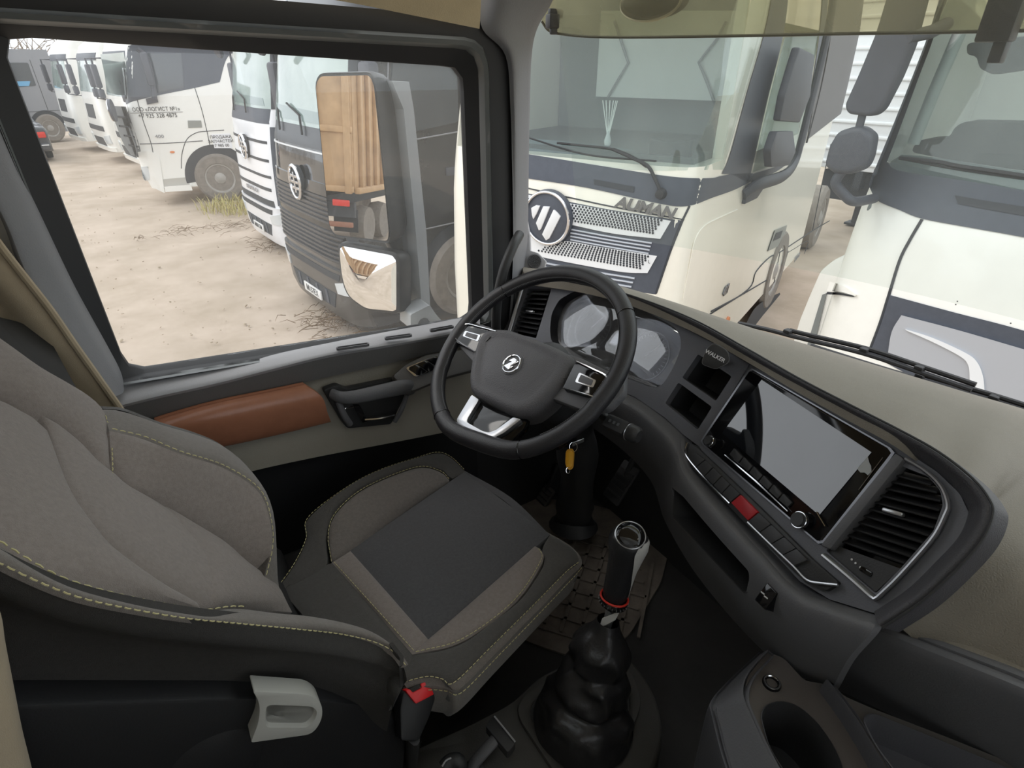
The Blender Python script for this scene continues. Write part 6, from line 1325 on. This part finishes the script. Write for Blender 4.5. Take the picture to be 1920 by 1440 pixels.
def lorry_side():
    T = Lorry('lorry', .572, 16.78, 168, 'white lorry with black window band, phone lettering on its door and a dusty front wheel', [(.35, -.02), (.7, .06), (1.2, .08), (1.7, .03), (2.05, -.03), (2.2, -.08), (3.1, -.30), (3.45, -.42), (3.7, -.9)], hw=1.25, D=.32, paint=WHITE, length=2.5)
    T.body([.35, .7, .95, 1.2, 1.45, 1.7, 2.05, 2.2, 2.6, 3.1, 3.45, 3.7])
    T.panel('window_band', [[(236, 196), (250, 190), (300, 178), (360, 166), (412, 154)], [(234, 140), (250, 130), (310, 122), (370, 118), (424, 112)], [(240, 86), (262, 82), (330, 85), (400, 92), (440, 96)]], SLATE, off=.006)
    T.panel('windscreen', [[(188, 102), (210, 100), (232, 98)], [(196, 140), (215, 140), (238, 140)], [(200, 172), (220, 178), (241, 178)]], SCREEN, off=.008)
    T.panel('side_window', [[(272, 100), (340, 100)], [(277, 150), (345, 148)], [(283, 176), (345, 165)]], TINT, off=.012, smooth=False)
    T.panel('grille', [[(206, 198), (236, 200)], [(228, 262), (262, 275)], [(245, 290), (262, 296)]], mat('grille_mid', '8d9092', .5, metal=.3), off=.008)
    for i in range(4): T.groove('grille_slat', [(214+i*9, 218+i*18), (240+i*6, 221+i*18)], .02, DARKG, .01)
    tri_badge(T, T.hit(211, 207, .03), .2)
    for pts in (((257, 186), (268, 225), (283, 268), (290, 300), (308, 355)), ((365, 164), (378, 205), (388, 246)), ((262, 270), (300, 269), (340, 267), (380, 264)), ((340, 316), (341, 290), (350, 262), (368, 249), (388, 246), (420, 244)), ((388, 246), (396, 285))): T.groove('seam', pts, .008)
    T.panel('door_handle', [[(352, 226), (377, 226)], [(353, 240), (379, 239)]], mat('handle_grey', '8b8d88'), off=.014, nu=4, nv=3)
    T.panel('mirror_foot', [[(273, 185), (294, 180)], [(276, 196), (297, 192)]], SLATE2, off=.05, thick=.05, nu=4, nv=3)
    M = root('side_mirror', (0, 0, 0), local=True); M.parent = T.R
    tube('mirror_arm', cr([T.yp(*p, 1.40) for p in ((258, 92), (272, 104), (280, 125), (287, 160), (290, 186))], 5), .05, SLATE2, M, seg=8)
    box('mirror_head', T.yp(277, 130, 1.45), (.14, .12, .6), SLATE2, M, r=.04)
    up = (0, 0, 1)
    text('door_lettering', 'ООО «ЛОГИСТ №1»', T.hit(293, 205, .01), (-1, 0, 0), up, .105, INK, T.R, ext=.002, xs=.9)
    text('door_lettering', '+7 925 328 4875', T.hit(296, 217, .01), (-1, 0, 0), up, .12, INK, T.R, ext=.002, xs=.9)
    box('lettering_rule', T.hit(294, 211, .008), (1.0, .003, .008), INK, T.R)
    text('side_number', '400', T.hit(299, 256, .01), (-1, 0, 0), up, .09, GREYP, T.R, ext=.004, xs=1.3)
    T.panel('rear_sign', [[(396, 252), (432, 250)], [(402, 278), (436, 278)]], WHITE2, off=.010, nu=4, nv=3)
    for i, s_ in enumerate(('ПРОДАЖА', 'ЗАПЧАСТЕЙ', '+7 985 000')): text('rear_lettering', s_[:9], T.hit(414, 257+i*8, .016), (-1, 0, 0), up, .085, INK, T.R, ext=.002)
    T.panel('corner_bumper', [[(258, 285), (282, 283), (300, 300)], [(268, 325), (290, 325), (304, 330)], [(285, 350), (300, 358), (309, 362)]], WHITE, off=.03, thick=.05)
    T.panel('headlamp', [[(264, 313), (277, 312)], [(268, 333), (281, 332)], [(272, 339), (279, 338)]], LAMPW, off=.05, thick=.04)
    T.panel('step_well', [[(306, 336), (352, 332)], [(309, 358), (358, 355)]], mat('step_grey', 'b9b6ae', .7), off=.006, nu=4, nv=3)
    T.panel('door_step', [[(308, 350), (358, 346)], [(310, 360), (361, 357)]], WHITE, off=.08, thick=.1, nu=4, nv=3)
    lathe('marker_lamp', [(0, 0), (.05, 0), (.045, .02), (0, .025)], T.hit(323, 285, .002), Y1, ORANGE, T.R, seg=14, sx=.5, u=(0, 0, 1))
    wx_, wz = -1.55, .50
    plate('wheel_arch', [T.sl(wx_+.72*math.cos(a), wz+.72*math.sin(a), .008) for a in [PI*i/24-.1 for i in range(25)]], Y1, .02, DARKG, T.R)
    T.wheel(wx_, 1.18, wz, .53); T.wheel(wx_, -1.1, wz, .53); T.chassis(x1=-3.3)
lorry_side()
def far(x, y, deg, label, paint=WHITE, z=0.0, tall=3.7, square=True, item=False, hw=1.22):
    T = Lorry('lorry', x, y, deg, label, [(.35, -.02), (.7, .05), (1.2, .06), (2.0, .0), (3.0, -.2), (tall-.3, -.35), (tall, -.8)], hw=hw, D=.3, paint=paint, length=2.3)
    T.body([.35, .7, 1.2, 2.0, 2.5, 3.0, tall-.3, tall]); w = hw
    T.fpan('windscreen', [(-w*.93, 2.05), (w*.93, 2.05)], [(-w*.9, 2.95), (w*.9, 2.95)], SCREEN, off=.01, n=18)
    T.fpan('screen_border', [(-w*.97, 2.9), (w*.97, 2.9)], [(-w*.97, 3.1), (w*.97, 3.1)], SLATE, off=.02, n=18)
    for z0, z1, a in ((1.3, 1.7, .42), (.95, 1.1, .8), (.5, .75, .5)): T.fpan('grille_slot', [(-w*a, z0), (w*a, z0)], [(-w*a, z1), (w*a, z1)], DARKG, off=.012, n=12, nv=2)
    T.fpan('bumper', [(-w*.98, .36), (w*.98, .36)], [(-w*.98, .48), (w*.98, .48)], paint, off=.05, thick=.06, n=18, nv=2)
    for sg in (-1, 1):
        T.fpan('headlamp', [(sg*w*.68, .58), (sg*w*.95, .6)], [(sg*w*.66, .80), (sg*w*.95, .85)], LAMPW, off=.03, n=6)
        M = root('side_mirror', (0, 0, 0), local=True); M.parent = T.R
        box('mirror_head', (.0, sg*(w+.2), 2.5), (.14, .24, .6), SLATE2, M, r=.04); box('mirror_head', (.0, sg*(w+.2), 2.05), (.14, .24, .24), SLATE2, M, r=.04)
        tube('mirror_arm', [V((-.3, sg*(w-.02), 2.95)), V((0, sg*(w+.18), 2.95)), V((0, sg*(w+.18), 1.9)), V((-.3, sg*(w-.02), 1.85))], .025, SLATE2, M, seg=8); T.wheel(-1.45, sg*(w-.08))
    f = plate('side_window', rnd([T.sl(x_, z_, .012) for x_, z_ in ((-.5, 2.0), (-1.5, 2.05), (-1.5, 2.85), (-.65, 2.85))], .06), Y1, .02, TINT, T.R)
    if item: plate('blue_item', rnd([T.sl(x_, z_, .02) for x_, z_ in ((-.8, 2.22), (-1.35, 2.22), (-1.25, 2.05), (-.9, 2.05))], .03), Y1, .015, mat('blue_cloth', '6fa9cf', .6), f)
    for pts in (((-.45, .9), (-.5, 2.0), (-.62, 2.95)), ((-1.6, .9), (-1.6, 2.95)), ((-.45, 1.15), (-2.2, 1.15))): tube('seam', [T.sl(a, b, .004) for a, b in pts], .008, DARKG, T.R, seg=5)
    plate('wheel_arch', [T.sl(-1.45+.66*math.cos(a), .52+.66*math.sin(a), .006) for a in [PI*i/20 for i in range(21)]], Y1, .02, DARKG, T.R)
    if not square: box('roof_fairing', (-1.3, 0, tall+.15), (1.4, 2.0, .5), paint, T.R, r=.15)
    T.chassis(); return T
def row():
    for (x, y, d, lab, kw) in ((.30, 20.6, 190, 'white lorry next beyond the lettered one, its black front slots showing', {}),
                               (-.35, 24.2, 191, 'white lorry second beyond the lettered one, between two other white lorries', dict(tall=3.6)),
                               (-1.2, 28.2, 192, 'farthest white lorry, with roof fairing, next to the silver-grey one', dict(square=False))):
        far(x, y, d, lab, **kw)
    far(-3.9, 32.0, 205, 'silver-grey lorry with white roof and a blue cloth in its window', paint=GREYP, item=True, tall=3.3)
row()
def car():
    R = root('saloon_car', (-2.6, 25.0, 0), 'dark saloon car seen from behind with one red tail lamp showing', 'car', rz=math.radians(100), local=True)
    DK = mat('car_dark', '43464b', .2, coat=.6); secs = []
    for x, w, zb, zt in ((-.05, .62, .45, .95), (0.0, .80, .32, 1.0), (.25, .86, .28, 1.04), (.7, .87, .27, 1.06), (1.1, .86, .27, 1.10), (3.2, .86, .27, 1.0), (4.2, .80, .28, .85), (4.5, .6, .35, .7)):
        secs.append([V((x, -w, zb)), V((x, -w, (zb+zt)/2)), V((x, -w*.92, zt)), V((x, 0, zt+.03)), V((x, w*.92, zt)), V((x, w, (zb+zt)/2)), V((x, w, zb)), V((x, 0, zb-.02))])
    bm = bmesh.new(); add_grid(bm, [s+[s[0]] for s in patch(secs, 3, 4)]); bmesh.ops.holes_fill(bm, edges=bm.edges); fin('car_body', bm, DK, R, ang=60)
    bm = bmesh.new(); g = []
    for x, w, z in ((.75, .74, 1.05), (1.35, .62, 1.42), (2.3, .62, 1.45), (3.0, .74, 1.02)): g.append([V((x, -w, z)), V((x, -w*.6, z+.03)), V((x, w*.6, z+.03)), V((x, w, z))])
    G = patch(g, 4, 5); add_grid(bm, G, (0, 0, 1), .0); fin('car_roof', bm, DK, R)
    bm = bmesh.new()
    for sg in (-1, 1): 
        f = [bm.verts.new(p) for p in (V((.85, sg*.74, 1.05)), V((1.36, sg*.63, 1.40)), V((2.3, sg*.63, 1.43)), V((2.9, sg*.74, 1.04)))]; bm.faces.new(f)
    fin('car_window', bm, TINT, R)
    for sg in (-1, 1):
        box('tail_lamp', (-.03, sg*.58, .80), (.10, .38, .18), REDL, R, r=.03)
        for x in (.85, 3.55): lathe('car_wheel', [(.2, -.09), (.31, -.08), (.32, 0), (.31, .08), (.2, .09), (0, .06)], V((x, sg*.76, .32)), (0, sg, 0), RUB, R, seg=24)
    box('car_bumper', (-.06, 0, .45), (.18, 1.6, .24), DK, R, r=.05); box('bumper_strip', (-.155, 0, .50), (.02, 1.5, .03), PANEL_S, R, r=.005)
    box('number_plate', (-.07, 0, .76), (.02, .5, .11), PLATEW, R, r=.004)
car()
def trailer(name, c, size, rz, label, ribs=True):
    R = root(name, (c[0], c[1], 0), label, 'trailer', rz=rz, local=True); L, Wd, z0, z1 = size
    box('box_wall', (0, 0, (z0+z1)/2), (L, Wd, z1-z0), WHITE2, R, r=.03)
    if ribs:
        for s_ in (1, -1):
            k = int((z1-z0)/.22)
            for i in range(k): box('panel_rib', (s_*(L/2), 0, z0+.12+i*.22), (.05, Wd*.96, .05), WHITE2, R, r=.012)
        for i in range(int((z1-z0)/.22)): box('panel_rib', (0, Wd/2, z0+.12+i*.22), (L*.97, .05, .05), WHITE2, R, r=.012)
    bm = bmesh.new()
    for y in (-.45, .45): add_box(bm, (0, y, z0-.15), (L, .12, .3))
    add_box(bm, (L/2-.3, 0, z0-.3), (.2, Wd*.9, .5)); fin('trailer_frame', bm, DARKG, R)
    for x in (-L*.25, -L*.38):
        for sg in (-1, 1): lathe('trailer_wheel', [(.25, -.14), (.46, -.13), (.5, 0), (.46, .13), (.25, .14), (0, .1)], V((x, sg*(Wd/2-.2), .5)), (0, sg, 0), TYRE, R, seg=28)
    bm = bmesh.new()
    for sg in (-1, 1): add_box(bm, (L*.3, sg*.7, (z0-.25)/2), (.12, .12, z0-.25)); add_box(bm, (L*.3, sg*.7, .02), (.3, .3, .04))
    fin('landing_leg', bm, DARKG, R)
trailer('box_trailer', (13.9, 5.4), (6.0, 2.5, 1.15, 3.95), math.radians(187), 'white ribbed box trailer standing between the cream lorry and the right-hand white one')
trailer('box_trailer', (8.9, 15.0), (9.0, 2.5, 1.2, 4.0), math.radians(168), 'long plain white trailer body rising behind the lettered lorry', False)
def tipper():
    # stands where the upper pane of our door mirror looks
    m = V((-.90, -.43, .07)).normalized(); c = pY(660, 300, 1.62); h = pl(664, 300, m, m.dot(c)); d = ray(664, 300); r = d-m*(2*d.dot(m)); r.z = 0
    q = h+r.normalized()*13.0
    R = root('tipper_lorry', (q.x, q.y, 0), 'ochre tipper lorry standing behind us, seen in our door mirror', 'lorry', rz=math.radians(180), local=True)
    OC = mat('tipper_ochre', 'c4a27a', .6, var=.25, vscale=2.0, col2='a98a66'); L, Wd = 6.2, 2.5
    # local frame: x forward, rear at x = 0, our side at y = 0, far side at y = -Wd
    bm = bmesh.new()
    add_box(bm, (L/2, -.03, 2.75), (L, .06, 2.7), r=.01); add_box(bm, (L/2, -Wd+.03, 2.75), (L, .06, 2.7), r=.01); add_box(bm, (L/2, -Wd/2, 1.42), (L, Wd, .08)); add_box(bm, (L-.03, -Wd/2, 2.9), (.06, Wd, 3.0))
    fin('tipper_body', bm, OC, R)
    tg = box('tailgate', (-.02, -Wd/2, 2.75), (.08, Wd*.98, 2.7), OC, R, r=.01)
    for y in (-.12, -.85, -1.65, -2.38): box('gate_post', (-.09, y, 2.75), (.10, .16, 2.8), OC, tg, r=.02)
    for z in (1.45, 2.75, 4.05): box('gate_rail', (-.08, -Wd/2, z), (.08, Wd, .14), OC, tg, r=.02)
    for i in range(11): box('body_rib', (.35+i*.55, .05, 2.75), (.12, .10, 2.6), OC, R, r=.02)
    box('top_rail', (L/2, .05, 4.08), (L, .14, .12), OC, R, r=.02); box('bottom_rail', (L/2, .05, 1.42), (L, .14, .14), OC, R, r=.02)
    bm = bmesh.new()
    for y in (-.8, -1.7): add_box(bm, (L/2+.6, y, 1.1), (L+1.2, .12, .3))
    add_box(bm, (.15, -Wd/2, .95), (.12, Wd*.95, .35)); fin('chassis', bm, DARKG, R)
    for y in (-.35, -2.15):
        box('tail_lamp', (-.02, y, 1.12), (.06, .42, .15), REDL, R, r=.02); box('mud_flap', (.25, y, .68), (.03, .62, .55), RUB, R, r=.01); box('flap_sign', (.225, y, .85), (.01, .4, .12), PLATEW, R)
    box('under_run_bar', (-.05, -Wd/2, .62), (.10, Wd*.95, .12), mat('bar_rust', '9a6a55', .7, var=.2), R, r=.02)
    for x in (1.0, 2.3, 6.9):
        for y in (-.2, -2.3): lathe('wheel', [(.25, -.2), (.46, -.19), (.5, 0), (.46, .19), (.25, .2), (0, .12)], V((x, y, .5)), (0, 1 if y > -1 else -1, 0), TYRE, R, seg=28)
    bm = bmesh.new(); add_box(bm, (7.4, -Wd/2, 2.0), (1.7, 2.4, 2.3), r=.12); fin('cab', bm, OC, R)
tipper()
# ------------------------------------------------------------------ dry brushwood, weeds, litter on the ground
TW = mat('twig_brown', '7d674e', .9, var=.3, vscale=30); GRS = mat('weed_green', 'a9a765', .9, var=.3, col2='c8b683', vscale=20)
def heap(px, py, w, n, label, r=.006, hgt=.12, seed=1):
    c = pZ(px, py, -.01); rd = random.Random(seed); bm = bmesh.new()
    for i in range(n):
        a = rd.uniform(0, 2*PI); p = c+V((rd.gauss(0, w*.4), rd.gauss(0, w*.4), 0)); L = rd.uniform(.3, 1)*w*.7; d = V((math.cos(a), math.sin(a), rd.uniform(0, .35)*hgt/.12*.5))
        p.z = rd.uniform(0, hgt); q = p+d*L*.5+V((rd.gauss(0, .05*w), rd.gauss(0, .05*w), .02)); e = p+d*L+V((0, 0, -.02)); e.z = max(.0, e.z)
        add_tube(bm, [p, q, e], [r, r*.8, r*.3], 4)
    return tag(fin('brushwood', bm, TW, None, label=label, kind='stuff'), None, None)
heap(640, 610, .5, 150, 'heap of dry twigs on the ground below the door mirrors', .005, .16, 2)
heap(712, 598, .42, 70, 'twigs spilling from the heap towards the black lorry', .004, .10, 3)
heap(340, 436, .42, 40, 'loose scatter of thin dry twigs in the middle of the sandy lane', .004, .04, 4)
heap(512, 462, .5, 70, 'dark twigs under the white winged lorry\'s bumper', .005, .10, 5)
heap(440, 425, .6, 45, 'sparse dry stalks in front of the white winged lorry', .004, .04, 6)
heap(265, 449, .16, 16, 'small tuft of dead stalks on the sand', .004, .04, 8)
def weeds(px, py, w, n, label, seed):
    c = pZ(px, py, -.02); rd = random.Random(seed); bm = bmesh.new()
    for i in range(n):
        p = c+V((rd.gauss(0, w*.45), rd.gauss(0, w*.45), 0)); a = rd.uniform(0, 2*PI); h = rd.uniform(.12, .34); d = V((math.cos(a), math.sin(a), 0))
        s_ = d.cross(Z1)*.008; m_ = p+d*h*.25+V((0, 0, h*.7)); t = p+d*h*.7+V((0, 0, h))
        v = [bm.verts.new(x) for x in (p-s_, p+s_, m_+s_*.8, m_-s_*.8, t)]; bm.faces.new([v[0], v[1], v[2], v[3]]); bm.faces.new([v[3], v[2], v[4]])
    fin('weeds', bm, GRS, None, label=label, kind='stuff')
weeds(432, 392, .7, 260, 'tuft of yellow-green weeds at the dusty front wheel', 11)
weeds(455, 400, .5, 90, 'thin weeds beside the white winged lorry', 12)
def pebbles():
    rd = random.Random(21); bm = bmesh.new()
    for i in range(300):
        x, y = rd.uniform(120, 620), rd.uniform(330, 690); p = pZ(x, y, .0); r = rd.uniform(.005, .018)*(1 if rd.random() < .9 else 1.6)
        add_lathe(bm, [(r*.6, -r*.2), (r, r*.1), (r*.5, r*.5)], p, (rd.gauss(0, .3), rd.gauss(0, .3), 1), 6)
    fin('pebbles', bm, mat('pebble', 'bfb09e', .9, col2='94866f', vscale=3), None, label='pebbles and clods scattered over the sandy lane', kind='stuff')
pebbles()
def thicket():
    rd = random.Random(9); bm = bmesh.new()
    for i in range(140):
        y = rd.uniform(46, 58); x = rd.uniform(-22, 6); h = rd.uniform(2.6, 5.0); p = V((x, y, 0))
        add_tube(bm, [p, p+V((rd.gauss(0, .2), 0, h*.5)), p+V((rd.gauss(0, .5), 0, h))], [.09, .06, .02], 4)
        for k in range(9):
            q = p+V((0, 0, h*rd.uniform(.25, .95))); add_tube(bm, [q, q+V((rd.gauss(0, .8), rd.gauss(0, .5), rd.uniform(.2, 1.0)))], [.035, .01], 3)
    fin('thicket', bm, mat('thicket_brown', '9a8d80', .95, var=.2), None, label='hazy brown leafless thicket at the far end of the yard', kind='stuff')
thicket()
